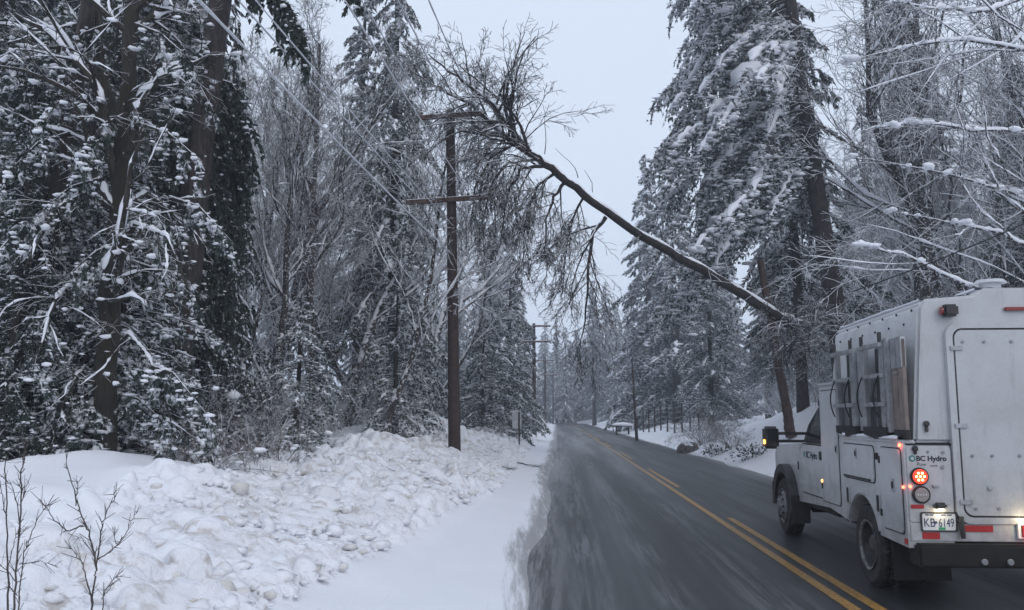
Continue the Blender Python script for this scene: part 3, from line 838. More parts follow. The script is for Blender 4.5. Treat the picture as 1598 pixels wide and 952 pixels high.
# the near tree at the right edge that carries them
tb = Vector((12.6, 15.5, gz(12.6, 15.5) - .3))
g = Grow(90, (8, 7, 6, 4), (.01, .04, 0, 0), (.40, .45, .5, .5), rmin=.005, snow_p=.8, snow_f=1.5)
g.go((0, 0, 0), (-.02, 0, 1), 14, .2, 0)
rr = np.random.default_rng(91)
for kk, (zz, pts) in enumerate([
        (3.6, [(1598, 470, 15), (1500, 440, 14.5), (1400, 395, 14.2), (1320, 380, 14)]),
        (5.0, [(1640, 320, 15), (1540, 290, 14.5), (1440, 262, 14), (1330, 245, 13.8)]),
        (6.2, [(1640, 200, 15), (1530, 205, 14.6), (1440, 190, 14.2), (1340, 205, 14)]),
        (7.0, [(1650, 90, 15), (1520, 60, 14.6), (1400, 75, 14.2), (1300, 100, 14)]),
        (8.0, [(1650, -20, 15), (1530, 20, 14.6), (1430, 10, 14.2), (1350, -10, 14)]),
        (4.4, [(1640, 400, 15.2), (1550, 360, 15), (1470, 345, 14.8), (1390, 330, 14.6)])]):
    w = [Vector((-.05, 0, zz))] + [at(a_, b_, c_) - tb for a_, b_, c_ in pts]
    Q = from_px(g, w, .05, .008, 1, 16)
    i = rr.integers(4, len(Q), 13); r = (.055 * rr.lognormal(0, .5, 13)).clip(0, .09)
    for c, s in zip(Q[i], r):
        m_ = 3
        CC = c + rr.normal(0, s * .6, (m_, 3)) * [1, 1, .25] + np.array([0, 0, s * .35])
        g.snow.lumps(CC, np.stack([np.full(m_, s * 1.3), np.full(m_, s * .8), np.full(m_, s * .6)], -1) * rr.uniform(.6, 1.1, (m_, 1)), rr, 'ico2', .09)
o = g.place('overhanging_alder', tb, tw='twig_far')
tag(o, 'bare alder above the truck whose long branches carry big pads of snow', 'tree')

# ------------------------------------------------------------------ the fallen tree across the road
fb = at(1252, 512, 29.5)
g = Grow(101, (0, 7, 7, 5), (0, -.10, -.16, -.10), (.3, .56, .52, .5), wob=.15, segs=(9, 9, 6, 5, 3), rmin=.0075, snow_r=.02, snow_p=.35, snow_f=.8, start=(.2, .1, .1, .1), ang=(.7, .75, .8, .8))
T = lambda x, y, Y: at(x, y, Y) - fb
main = [T(1252, 512, 29.5), T(1232, 503, 29), T(1212, 493, 28.5), T(1150, 455, 27.9), T(1070, 405, 27.2), T(1000, 368, 26.6), T(940, 325, 26), T(890, 285, 25.6), T(850, 256, 25.2), T(826, 240, 25)]
P = np.array([tuple(p) for p in main]); s = np.linspace(0, 1, len(P)); ss = np.linspace(0, 1, 30)
Q = np.stack([np.interp(ss, s, P[:, k]) for k in range(3)], -1); Q[1:-1] += np.random.default_rng(3).normal(0, .025, (28, 3))
R0 = np.interp(ss, [0, .25, .6, 1], [.25, .17, .13, .105])
g.wood.line(Q, R0, 10)
def snow_patch(Q, R, a, b, f=.75):
    n = max(6, int((b - a) * 50)); t_ = np.linspace(a, b, n); s_ = np.linspace(0, 1, len(Q))
    W = np.stack([np.interp(t_, s_, Q[:, k]) for k in range(3)], -1); rad = np.interp(t_, s_, R)
    W[:, 2] += rad * .62
    g.snow.line(W, rad * f * np.sin(np.linspace(.2, 2.95, n)) ** .5 * g.rng.lognormal(0, .15, n), 8, .6, .1)
for a, b in ((.08, .20), (.21, .36), (.37, .45), (.46, .58), (.60, .70), (.71, .78), (.80, .92), (.93, 1.0)):
    snow_patch(Q, R0, a, b, .95)
st1 = [T(826, 240, 25), T(800, 205, 24.9), T(765, 160, 24.9), T(715, 120, 25), T(670, 85, 25.2)]
st2 = [T(826, 240, 25), T(785, 212, 25.1), T(740, 165, 25.2), T(690, 140, 25.4), T(640, 110, 25.8)]
st3 = [T(840, 250, 25), T(800, 225, 24.8), T(765, 215, 24.6), T(715, 200, 24.6)]
g.nc = (0, 17, 8, 5)
for st, r_ in ((st1, .12), (st2, .10), (st3, .07)):
    from_px(g, st, r_, .02, 1, 18)
g.nc = (0, 14, 9, 6)
drops = [  # hanging limbs off the trunk: root, along, tip
    ([(945, 340, 26), (925, 365, 25.9), (916, 420, 25.8), (914, 500, 25.8), (905, 545, 25.8)], .075),
    ([(880, 285, 25.6), (862, 310, 25.5), (850, 350, 25.4), (852, 430, 25.3)], .06),
    ([(865, 270, 25.4), (838, 290, 25.2), (820, 340, 25), (815, 410, 24.9)], .06),
    ([(850, 258, 25.2), (815, 262, 25), (790, 300, 24.8), (780, 390, 24.7)], .07),
    ([(835, 248, 25), (790, 255, 24.6), (765, 290, 24.4), (750, 360, 24.3)], .05),
    ([(912, 305, 25.8), (898, 330, 26), (884, 380, 26.1), (876, 460, 26.2)], .045),
    ([(810, 222, 25), (770, 240, 25), (742, 290, 25.1), (735, 350, 25.2)], .05),
    ([(1000, 370, 26.6), (985, 375, 26.3), (975, 390, 26.2)], .02),
    ([(1070, 410, 27.2), (1045, 440, 27), (1030, 470, 27)], .02),
    ([(1045, 400, 27), (1020, 425, 26.8), (1008, 445, 26.8)], .02)]
for pts, r_ in drops:
    from_px(g, [T(*p) for p in pts], r_, .012, 1 if r_ > .03 else 3, 14)
g.grav = (0, .02, .02, 0); g.nc = (0, 3, 3, 0)
for pts, r_ in [([(850, 240, 25), (851, 215, 25), (850, 175, 25)], .02), ([(902, 278, 25.6), (895, 258, 25.6), (866, 232, 25.6)], .018), ([(925, 300, 25.8), (923, 282, 25.8), (912, 266, 25.7)], .014),
                ([(1035, 378, 27), (1030, 360, 27), (1025, 345, 27)], .03), ([(1110, 425, 27.5), (1130, 415, 27.5), (1145, 395, 27.4)], .015)]:
    from_px(g, [T(*p) for p in pts], r_, .008, 3, 6)
g.grav = (0, -.05, -.06, -.04); g.nc = (0, 14, 7, 5); g.ang = (.7, .9, .8, .8)
from_px(g, [T(826, 240, 25), T(815, 200, 24.8), T(790, 165, 24.7), T(750, 130, 24.7), T(705, 95, 24.9)], .06, .012, 1, 16)
for k in range(60):       # torn roots and broken limbs at its foot
    g.go(tuple(T(1225 + g.rng.uniform(-25, 55), 500 + g.rng.uniform(-12, 55), 28.6 + g.rng.uniform(-.8, .8))), g.rng.normal(0, 1, 3), g.rng.uniform(.5, 1.6), .022, 2)
o = g.place('fallen_tree', fb, bark='fallen', tw='fallen')
tag(o, 'fallen bare tree hanging over the road, crown resting on the wires', 'tree')

# broken leaning post beneath it
bt, bb = at(1187, 405, 31), at(1228, 645, 31)
t, base = trunk_thing('broken_trunk', 'narrow reddish brown broken trunk leaning beside the foot of the fallen tree',
                      [bb + (bb - bt) * .15, bb, (bb + bt) / 2, bt], [.20, .17, .14, .12], m_barksnow('broken_bark', (.05, .030, .024), (.09, .055, .045), .7, .72))

# ------------------------------------------------------------------ utility poles and wires
M['pole'] = m_plain('pole_wood', (.040, .020, .016), .8, 0, (.014, .009, .009), 6, .3)
M['arm'] = m_barksnow('crossarm_wood', (.075, .045, .035), (.12, .075, .06), .75, .75)
M['insul'] = m_plain('brown_glaze', (.06, .03, .025), .3)
M['steel'] = m_plain('galvanised_steel', (.28, .29, .30), .45, .7)
def pole(label, bx, by, zb, zt, rad, tilt, arms, aws, group='wooden utility poles', detail=True):
    t = empty('utility_pole', (bx, by, zb - .8), 0)
    H = zt - zb + .8
    t.rotation_euler = (0, tilt, -.055)
    g = Geo(); s = np.linspace(0, 1, 12)
    g.line(np.stack([s * 0, s * 0, s * H], -1), rad * (1 - .32 * s), 14)
    g.line(np.array([(0, 0, H - .001), (0, 0, H + .01)]), np.array([rad * .68, .001]), 14)
    g.build('post', M['pole'], t)
    for (za, tl), aw in zip(arms, aws if isinstance(aws, tuple) else (aws,) * 4):
        z = za - zb + .8
        bm = bmesh.new(); bmesh.ops.create_cube(bm, size=1)
        bmesh.ops.scale(bm, vec=(aw, .10, .125), verts=bm.verts)
        bmesh.ops.bevel(bm, geom=bm.edges[:], offset=.008, segments=1)
        me = bpy.data.meshes.new('crossarm'); bm.to_mesh(me); bm.free(); me.materials.append(M['arm'])
        o = bpy.data.objects.new('crossarm', me); COL.objects.link(o); o.parent = t
        o.location = (.0, -rad * .72 - .055, z); o.rotation_euler = (0, tl, 0)
        sg = Geo(); xs = np.linspace(-aw / 2, aw / 2, 16)
        sg.line(np.stack([xs, xs * 0, np.full(16, .070)], -1), .045 * np.random.default_rng(2).uniform(.5, 1.1, 16), 6, .5, .2)
        sn = sg.build('snow', M['snow'], o)
        if detail:
            for xx in (-aw * .44, -aw * .2, aw * .2, aw * .44):
                ig = Geo(); zz = np.array([.06, .10, .105, .13, .135, .17])
                ig.line(np.stack([zz * 0 + xx, zz * 0, zz], -1), np.array([.012, .012, .045, .045, .03, .02]), 8)
                ig.build('insulator', M['insul'], o)
    return t
p1 = pole('', -1.64, 25, .98, 10.95, .185, -.021, ((10.72, -.035), (8.14, -.035)), (1.9, 2.62))
tag(p1, 'near reddish brown utility pole with two crossarms standing in the roadside snow', 'utility pole', 'wooden utility poles')
for (l, x, y, ztop, arms) in (('second utility pole along the left roadside, right of the snow dusted sign', 833, 67, 8.95, (8.72, 7.50)),
                               ('third utility pole in the row, nearly in line with the road edge', 850, 125, 10.3, (9.7, 7.6)),
                               ('farthest and smallest utility pole where the road disappears', 862, 172, 10.6, (10.0, 7.9))):
    X = px(x, y)
    pp_ = pole('', X, y, gz(X, y), ztop, .17, 0, [(a, 0) for a in arms], 2.6, detail=False)
    tag(pp_, l, 'utility pole', 'wooden utility poles')
def wire(label, A, B_, sag, r, mat, n=60, coat=None):
    A, B_ = Vector(A), Vector(B_)
    s = np.linspace(0, 1, n)
    P = np.stack([A[k] + (B_[k] - A[k]) * s for k in range(3)], -1); P[:, 2] -= sag * 4 * s * (1 - s)
    g = Geo(); rr = np.random.default_rng(int(A.x * 100) % 999)
    g.line(P, r * (1 + (rr.random(n) - .5) * (.5 if coat else 0)), 6)
    t = empty('power_line', A); o = g.build('wire', mat, t); 
    o.matrix_parent_inverse.identity(); o.location = -A
    return tag(t, label, 'cable', 'wires along the pole line')
M['icewire'] = m_plain('snow_coated_wire', (.50, .52, .56), .8, 0, (.72, .74, .78), 30)
M['blackwire'] = m_plain('black_wire', (.02, .02, .022), .6)
def back(x, z): return (x - 4.35, -16, z)
W = [('snow coated wire running to the left end of the lower crossarm', (-2.85, 24.85, 8.28), 8.6, .35, .016),
     ('snow coated wire running to the right side of the lower crossarm', (-1.25, 24.85, 8.28), 8.6, .3, .016),
     ('snow coated wire running to the upper crossarm beside the pole top', (-1.75, 24.85, 10.95), 11.2, .3, .017),
     ('snow coated wire running to the left end of the upper crossarm', (-2.55, 24.85, 10.95), 11.2, .3, .016),
     ('thin snow coated wire running to the right end of the upper crossarm', (-1.05, 24.85, 10.88), 11.2, .3, .017),
     ('thick snow coated cable attached to the pole below the lower crossarm', (-1.72, 24.8, 6.45), 6.9, .35, .018),
     ('second cable attached to the pole just below the lower crossarm', (-1.74, 24.8, 7.35), 7.7, .45, .011)]
for l, p, z0, sag, r in W:
    wire(l, back(p[0], z0), p, sag, r, M['icewire'], 160, True)
X2 = px(833, 67)
for l, p, q_, sag, r in (('sagging wire from the near lower crossarm towards the second pole', (-2.85, 25.1, 8.25), (X2 - 1.15, 66.9, 7.62), 1.0, .016),
                  ('slack wire hanging from the near pole to the second pole under the fallen crown', (-1.6, 25.2, 6.4), (X2, 66.8, 6.3), 1.3, .02),
                  ('wire from the near upper crossarm to the second pole top', (-1.05, 25.1, 10.85), (X2 + 1.1, 66.9, 8.85), 1.2, .012),
                  ('wire from the left of the near upper crossarm to the second pole top', (-2.55, 25.1, 10.9), (X2 - 1.1, 66.9, 8.85), 1.0, .012)):
    wire(l, p, q_, sag, r, M['icewire'], 80)
wire('dark service wire crossing the right woods above the truck', at(1330, 455, 13.6), at(1700, 302, 12), .06, .011, M['blackwire'])

# ------------------------------------------------------------------ roadside things
# saplings in front, bottom left
def sapling(label, base_px, Y, lines, r):
    b = at(base_px[0], base_px[1], Y)
    b = Vector((b.x, b.y, gz(b.x, b.y) - .1))
    t = empty('bare_sapling', b)
    g = Geo(); tw = Geo(); rr = np.random.default_rng(int(Y * 10))
    for k, (pts, r0) in enumerate(lines):
        P = [at(x, y, Y + dy) - b for x, y, dy in pts]
        if k == 0: P = [Vector((0, 0, 0))] + P
        P = np.array([tuple(p) for p in P]); s = np.linspace(0, 1, len(P)); n = 4 * len(P); ss = np.linspace(0, 1, n)
        Q = np.stack([np.interp(ss, s, P[:, j]) for j in range(3)], -1) + rr.normal(0, .003, (n, 3))
        r0 = r0 * .72
        rad = np.linspace(r0, r0 * .4, n) * (1 + .15 * (rr.random(n) - .5))
        (g if k == 0 else tw).line(Q, rad, 6)
        if k:
            for _ in range(max(3, len(P) * 4)):      # buds and short side twigs
                i = rr.integers(2, n - 1); d = unit(Q[i] - Q[i - 1]) + rr.normal(0, .5, 3); d = unit(d)
                L = rr.uniform(.015, .10)
                tw.line(np.array([Q[i], Q[i] + d * L * .5, Q[i] + d * L]), np.array([r0 * .45, r0 * .35, r0 * .3]), 4)
    g.build('stem', M['sap'], t); tw.build('branch', M['sap'], t)
    tag(t, label, 'sapling')
M['sap'] = m_plain('sapling_bark', (.045, .036, .034), .75, 0, (.09, .075, .07), 30)
sapling('bare sapling forking into upright twigs at the bottom left in front of the snow mound', (145, 975), 5.2,
        [([(143, 955, 0), (148, 900, 0), (150, 890, 0)], .011),
         ([(150, 890, 0), (147, 860, 0), (138, 830, .05), (130, 810, .1), (118, 778, .15), (104, 727, .2), (102, 695, .2)], .008),
         ([(130, 818, .1), (105, 830, .1), (88, 815, 0), (70, 790, 0), (62, 778, 0)], .006),
         ([(118, 790, .1), (121, 755, .1), (121, 752, .1)], .005),
         ([(150, 890, 0), (155, 850, 0), (158, 825, -.1), (165, 800, -.1), (178, 780, -.1), (182, 758, -.1)], .007),
         ([(152, 875, 0), (170, 862, .05), (183, 852, .1), (195, 835, .1), (205, 815, .1), (213, 797, .1)], .006),
         ([(183, 852, .1), (178, 835, .1), (180, 822, .1)], .004),
         ([(145, 945, 0), (136, 905, -.1), (128, 880, -.1), (118, 865, -.1), (110, 852, -.1)], .006),
         ([(160, 952, 0), (162, 925, 0), (175, 905, 0), (192, 892, 0)], .005),
         ([(158, 935, 0), (170, 920, .1), (178, 903, .1)], .004),
         ([(148, 870, 0), (130, 842, .1), (120, 838, .1)], .004)], .01)
sapling('cluster of straight bare stems at the bottom left corner', (14, 985), 4.9,
        [([(12, 960, 0), (12, 900, 0), (10, 840, 0), (10, 760, 0), (8, 715, 0)], .010),
         ([(20, 985, 0), (24, 900, 0), (30, 840, 0), (33, 780, 0), (33, 740, 0), (38, 715, 0), (40, 690, 0)], .009),
         ([(28, 985, .1), (30, 920, .1), (38, 860, .1), (50, 830, .1), (65, 800, .1), (85, 772, .1)], .006),
         ([(30, 840, 0), (28, 790, 0), (20, 762, 0), (2, 740, 0)], .005),
         ([(33, 790, 0), (40, 760, 0), (48, 742, 0)], .004),
         ([(22, 905, 0), (0, 880, 0), (-12, 860, 0)], .004), ([(12, 890, 0), (22, 850, 0), (25, 830, 0)], .004),
         ([(30, 880, 0), (60, 876, 0), (90, 882, 0)], .004), ([(28, 930, .1), (14, 915, .1), (-5, 922, .1)], .004),
         ([(10, 810, 0), (3, 770, 0), (-4, 742, 0)], .005), ([(38, 725, 0), (30, 712, 0)], .003), ([(33, 770, 0), (28, 735, 0)], .004)], .01)

# weeping shrub on the left mound
def weeping(label, x, y, n, L, seed, sc=1.0, mat='redtwig', lumpn=10):
    g = Grow(seed, (4, 5, 3), (-.14, -.12, -.08), (.5, .5, .5), wob=.14, segs=(8, 5, 4, 3), rmin=.0035, snow_r=.005, snow_p=.25, snow_f=1.2, start=(.25, .1, .1))
    for k in range(n):
        a = g.rng.random() * 6.283
        g.go((.12 * math.cos(a), .12 * math.sin(a), -.1), (.7 * math.cos(a), .7 * math.sin(a), 1), L * g.rng.uniform(.6, 1.2), .009, 0)
    c = np.stack([g.rng.normal(0, L * .4, lumpn), g.rng.normal(0, L * .3, lumpn), g.rng.uniform(.05, .35, lumpn) * L], -1)
    r = g.rng.uniform(.03, .09, lumpn) * min(L, 1)
    g.snow.lumps(c, np.stack([r * 1.5, r, r * .5], -1), g.rng, 'ico2', .08)
    t = empty('weeping_shrub', (x, y, gz(x, y)), 0, sc)
    g.wood.build('stem', M[mat], t); g.twig.build('branch', M[mat], t); g.snow.build('snow', M['snow'], t)
    tag(t, label, 'shrub')
weeping('red brown weeping shrub bent under snow on the left mound', -4.55, 13.2, 26, .95, 111)
weeping('second weeping shrub, right of the first on the crest of the left bank', -3.9, 14.6, 22, .8, 112)
weeping('small bare shrub with a snow cap left of the near utility pole', -2.6, 25.6, 12, .6, 113)
weeping('reddish bush at the foot of the drooping fir near the sign', px(765, 42), 42, 30, 1.2, 114)
weeping('reddish brown bush over the rock on the right roadside', px(1095, 43), 43.8, 40, 2.2, 115, lumpn=4)
weeping('second reddish brown bush on the right bank behind the rock', px(1128, 46), 47, 36, 1.9, 116, lumpn=4)
weeping('brown bush on the right bank above the front of the truck', px(1160, 35), 37.5, 30, 1.5, 117, lumpn=4)

# evergreen shrub clumps poking out of snow
def green_clump(label, x, y, r, n, seed):
    rr = np.random.default_rng(seed); g = Geo(); s = Geo()
    C = rr.normal(0, r, (n, 3)) * [1, 1, .45] + [0, 0, r * .5]
    D = unit(C + rr.normal(0, r * .5, (n, 3))); S = unit(np.cross(D, rr.normal(0, 1, (n, 3))))
    g.kites(C, D, S, .13, .035)
    m = n // 12
    g2 = C[:m] + [0, 0, .06]; q_ = rr.uniform(.04, .09, m)
    s.lumps(g2, np.stack([q_ * 1.4, q_, q_ * .6], -1), rr, 'ico', .1)
    t = empty('evergreen_shrub', (x, y, gz(x, y)))
    g.build('leaves', M['needle'], t, smooth=False); s.build('snow', M['snow'], t)
    st = Geo(); st.line(np.array([(0, 0, -.2), (0, 0, .1), (.03, 0, r)]), np.array([.03, .02, .01]), 5); st.build('stem', M['bark'], t)
    tag(t, label, 'shrub')
green_clump('low dark evergreen shrub poking from snow below the small hemlock', px(468, 19), 18.5, .30, 300, 121)
green_clump('low evergreen shrub behind the round snow mound', px(255, 15), 15.5, .35, 320, 122)
green_clump('small snowy evergreen shrub on the right bank left of the truck mirror', px(1165, 31), 31, .3, 260, 123)
green_clump('evergreen tuft low on the right snow bank near the rock', px(1110, 37), 37, .25, 200, 124)

# rock on the right roadside
def rock():
    bm = bmesh.new(); bmesh.ops.create_icosphere(bm, subdivisions=4, radius=1)
    for v in bm.verts:
        c = v.co
        d = 1 + .22 * float(N1(c.x * 1.5 + 7, c.y * 1.5 + c.z)) + .12 * float(N2(c.x * 4 + 3, c.z * 4 + c.y * 3))
        v.co = Vector((c.x * .55, c.y * .5, c.z * .62)) * d
    me = bpy.data.meshes.new('roadside_rock'); bm.to_mesh(me); bm.free()
    for p in me.polygons: p.use_smooth = True
    me.materials.append(m_barksnow('rock', (.10, .09, .085), (.20, .18, .17), .75, .72))
    o = bpy.data.objects.new('roadside_rock', me); COL.objects.link(o)
    X = px(1068, 42); o.location = (X, 42, gz(X, 42) - .02)
    tag(o, 'grey brown rock at the foot of the right snow bank', 'rock')
rock()

# fence on the right
def fence():
    t = empty('wire_fence', (0, 0, 0))
    A, Bp = Vector((px(1000, 78), 78, 0)), Vector((px(1085, 60), 60, 0))
    L = (Bp - A).length; n = 9
    pts = []
    for k in range(n):
        p = A.lerp(Bp, k / (n - 1)); z = gz(p.x, p.y); pts.append(Vector((p.x, p.y, z)))
    t.location = pts[0]
    for p in pts:
        g = Geo(); q_ = p - pts[0]
        g.line(np.array([tuple(q_ + Vector((0, 0, -.3))), tuple(q_ + Vector((0, 0, 1.0))), tuple(q_ + Vector((0, 0, 2.1)))]), np.array([.07, .065, .06]), 7)
        g.build('fence_post', M['pole'], t)
    g = Geo()
    for h in (.35, .75, 1.15, 1.55, 1.95):
        g.line(np.array([tuple(p - pts[0] + Vector((0, 0, h))) for p in pts]), np.full(n, .022), 4)
    g.build('fence_wire', M['steel'], t)
    tag(t, 'wire fence with dark posts behind the right snow bank', 'fence')
fence()

# shelter roof
def shelter():
    X, Y = px(968, 80), 80; z = gz(X, Y)
    t = empty('roadside_shelter', (X, Y, z - .25), 0, .8)
    def bx(name, x0, x1, y0, y1, z0, z1, mat, par=t, bev=.02):
        bm = bmesh.new(); bmesh.ops.create_cube(bm, size=1)
        bmesh.ops.scale(bm, vec=(x1 - x0, y1 - y0, z1 - z0), verts=bm.verts); bmesh.ops.translate(bm, vec=((x0 + x1) / 2, (y0 + y1) / 2, (z0 + z1) / 2), verts=bm.verts)
        bmesh.ops.bevel(bm, geom=bm.edges[:], offset=bev, segments=2)
        me = bpy.data.meshes.new(name); bm.to_mesh(me); bm.free(); me.materials.append(mat)
        o = bpy.data.objects.new(name, me); COL.objects.link(o); o.parent = par; return o
    for sx in (-.7, .7):
        for sy in (-.35, .35): bx('post', sx - .05, sx + .05, sy - .05, sy + .05, 0, 1.25, M['pole'])
    bx('bench', -.6, .6, .05, .35, .40, .46, M['pole'])
    me = bpy.data.meshes.new('roof')
    V = [(-1.0, -.6, 1.25), (1.0, -.6, 1.25), (1.0, .6, 1.25), (-1.0, .6, 1.25), (-1.0, 0, 1.5), (1.0, 0, 1.5), ]
    me.from_pydata(V, [], [(0, 1, 5, 4), (2, 3, 4, 5), (0, 4, 3), (1, 2, 5), (3, 2, 1, 0)]); me.materials.append(M['pole'])
    rf = bpy.data.objects.new('roof', me); COL.objects.link(rf); rf.parent = t
    g = Geo(); g.lumps(np.array([(0, 0, 1.5), (-.5, 0, 1.48), (.5, 0, 1.47)]), np.array([(1.15, .75, .28), (.8, .7, .22), (.8, .7, .22)]), np.random.default_rng(4), 'ico2', .02)
    g.build('snow', M['snow'], t)
    tag(t, 'small wooden shelter with a snow capped roof beyond the right road edge', 'shelter')
shelter()

# thin post right of the road
def thin_post():
    X, Y = px(990, 62), 62; z = gz(X, Y)
    t = empty('slender_snag', (X, Y, z - .3)); g = Geo()
    top = at(986, 560, 62) - t.location
    g.line(np.array([(0, 0, 0), tuple(top * .5), tuple(top)]), np.array([.12, .09, .06]), 8)
    tag(t, 'thin dark dead trunk standing alone at the right snow bank', 'tree snag'); g.build('trunk', M['pole'], t)
    tw = Geo(); rr = np.random.default_rng(5)
    for k in range(9):
        p = np.array(tuple(top)) * rr.uniform(.4, 1); d = unit(rr.normal(0, 1, 3) + [0, 0, .2])
        tw.line(np.array([p, p + d * .3, p + d * .7 + [0, 0, -.06]]), np.array([.015, .012, .008]), 4)
    tw.build('branch', M['twig'], t)
thin_post()

# road sign seen from the back
def sign():
    X, Y = px(806, 41), 41; z = gz(X, Y)
    t = empty('road_sign', (X, Y, z - .2), .1)
    h = at(806, 643, 41).z - t.location.z
    g = Geo(); g.line(np.array([(.12, -.03, 0), (.12, -.03, h * .6), (.12, -.03, h + .02)]), np.array([.035, .035, .035]), 8)
    g.build('post', M['pole'], t)
    bm = bmesh.new(); bmesh.ops.create_cube(bm, size=1); bmesh.ops.scale(bm, vec=(.44, .02, .80), verts=bm.verts)
    bmesh.ops.bevel(bm, geom=[e for e in bm.edges if abs((e.verts[0].co - e.verts[1].co).y) > .01], offset=.03, segments=3)
    me = bpy.data.meshes.new('sign_panel'); bm.to_mesh(me); bm.free(); me.materials.append(m_plain('snow_dusted_panel', (.36, .37, .39), .6, .1, (.55, .56, .58), 5))
    o = bpy.data.objects.new('sign_panel', me); COL.objects.link(o); o.parent = t; o.location = (.02, .03, h - .38)
    g = Geo(); g.line(np.array([(-.2, .03, h + .03), (0, .03, h + .05), (.22, .03, h + .03)]), np.array([.02, .035, .02]), 6, .7); g.build('snow', M['snow'], t)
    tag(t, 'pale rectangular road sign on a dark post left of the road', 'sign')
sign()

# sticks on the snow
def stick(label, pts, r, seed):
    P = [at(x, y, Y) for x, y, Y in pts]
    P = [Vector((p.x, p.y, gz(p.x, p.y) + .05)) for p in P]
    b = P[0]; t = empty('fallen_stick', b); g = Geo(); rr = np.random.default_rng(seed)
    A = np.array([tuple(p - b) for p in P]); s = np.linspace(0, 1, len(A)); ss = np.linspace(0, 1, 12)
    Q = np.stack([np.interp(ss, s, A[:, k]) for k in range(3)], -1) + rr.normal(0, .02, (12, 3))
    g.line(Q, np.linspace(r, r * .4, 12), 5)
    for k in range(5):
        i = rr.integers(2, 11); d = unit((Q[-1] - Q[0]) + rr.normal(0, .6, 3)); d[2] = abs(d[2]) * .4
        g.line(np.array([Q[i], Q[i] + d * .15, Q[i] + d * .35]), np.array([r * .4, r * .3, r * .2]), 4)
    g.build('branch', M['fallen'], t); tag(t, label, 'stick')
stick('dark broken stick lying on the snow at the left road edge', [(808, 714, 30), (825, 716, 29.5), (845, 719, 29)], .035, 1)
stick('small broken stick lying left of and nearer than the longer one', [(785, 724, 27), (795, 726, 26.7), (805, 727, 26.5)], .022, 2)

# ------------------------------------------------------------------ the utility truck
M['white'] = None
def m_truck():
    m = NT('white_truck_paint'); co = m.coord()
    s = m.n('SeparateXYZ'); m.l(co, s.inputs[0])
    film = m.ramp(m.noise(2.2, 6, .65, co), .35, .72)
    speck = m.ramp(m.noise(55, 4, .7, co), .50, .70)
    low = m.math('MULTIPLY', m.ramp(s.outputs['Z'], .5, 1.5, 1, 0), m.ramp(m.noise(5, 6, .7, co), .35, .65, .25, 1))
    c = m.mix(m.math('MULTIPLY', film, .40), (.50, .51, .53), (.33, .325, .32))
    c = m.mix(m.math('MULTIPLY', speck, .22), c, (.24, .225, .21))
    mp = m.n('Mapping'); mp.inputs['Scale'].default_value = (1, 1, .12); m.l(co, mp.inputs[0])
    run = m.math('MULTIPLY', m.ramp(m.noise(9, 5, .7, mp.outputs[0]), .55, .70), .3)
    c = m.mix(run, c, (.25, .24, .23))
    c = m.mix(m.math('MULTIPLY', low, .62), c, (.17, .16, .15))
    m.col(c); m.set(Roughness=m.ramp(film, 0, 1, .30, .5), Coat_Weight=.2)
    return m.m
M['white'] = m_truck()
M['seal'] = m_plain('rubber_seal', (.015, .015, .016), .7)
M['black'] = m_plain('black_plastic', (.018, .018, .02), .5, 0, (.05, .048, .046), 6)
M['tyre'] = m_plain('tyre_rubber', (.014, .014, .015), .85, 0, (.05, .048, .046), 10)
M['rim'] = m_plain('dirty_rim', (.24, .24, .25), .5, .3, (.09, .088, .085), 14)
M['dish'] = m_plain('dark_rim_dish', (.07, .07, .072), .6, .2, (.03, .03, .03), 12)  # darker than the rim, covers the deep inner part of the dual wheels
M['alu'] = m_plain('aluminium', (.42, .43, .45), .42, .6, (.28, .28, .29), 9)
M['board'] = m_plain('weathered_board', (.16, .13, .12), .75, 0, (.24, .195, .18), 9)
M['glass'] = m_plain('dark_glass', (.012, .014, .016), .08, 0, None, 3, 0, .5)
M['redref'] = m_plain('red_reflector', (.38, .02, .02), .3)
M['whiteref'] = m_plain('white_reflector', (.72, .72, .70), .35)
M['redlens'] = m_plain('red_lens', (.22, .01, .01), .2, 0, None, 3, 0, .5)
M['redglow'] = m_emit('red_lamp_glow', (1, .10, .05), 6)
M['redled'] = m_emit('red_led', (1, .42, .12), 9)
M['redhalo'] = m_emit('red_lens_lit', (1, .06, .03), 1.1, (.3, .01, .01))
M['amber'] = m_emit('amber_lamp', (1, .33, .06), 6)
M['text'] = m_plain('dark_lettering', (.015, .02, .03), .5)
M['grey_text'] = m_plain('grey_lettering', (.12, .13, .15), .5)
M['teal'] = m_plain('teal_emblem', (.03, .20, .20), .4)
M['plate'] = m_plain('plate_white', (.66, .67, .68), .4)
M['plateblue'] = m_plain('plate_lettering', (.03, .035, .09), .5)
M['green'] = m_plain('green_sticker', (.04, .30, .14), .5)
M['chassis'] = m_plain('dirty_chassis', (.006, .006, .006), .85, 0, (.015, .014, .013), 8)
M['lampwhite'] = m_emit('plate_lamp', (1, .86, .55), 10)

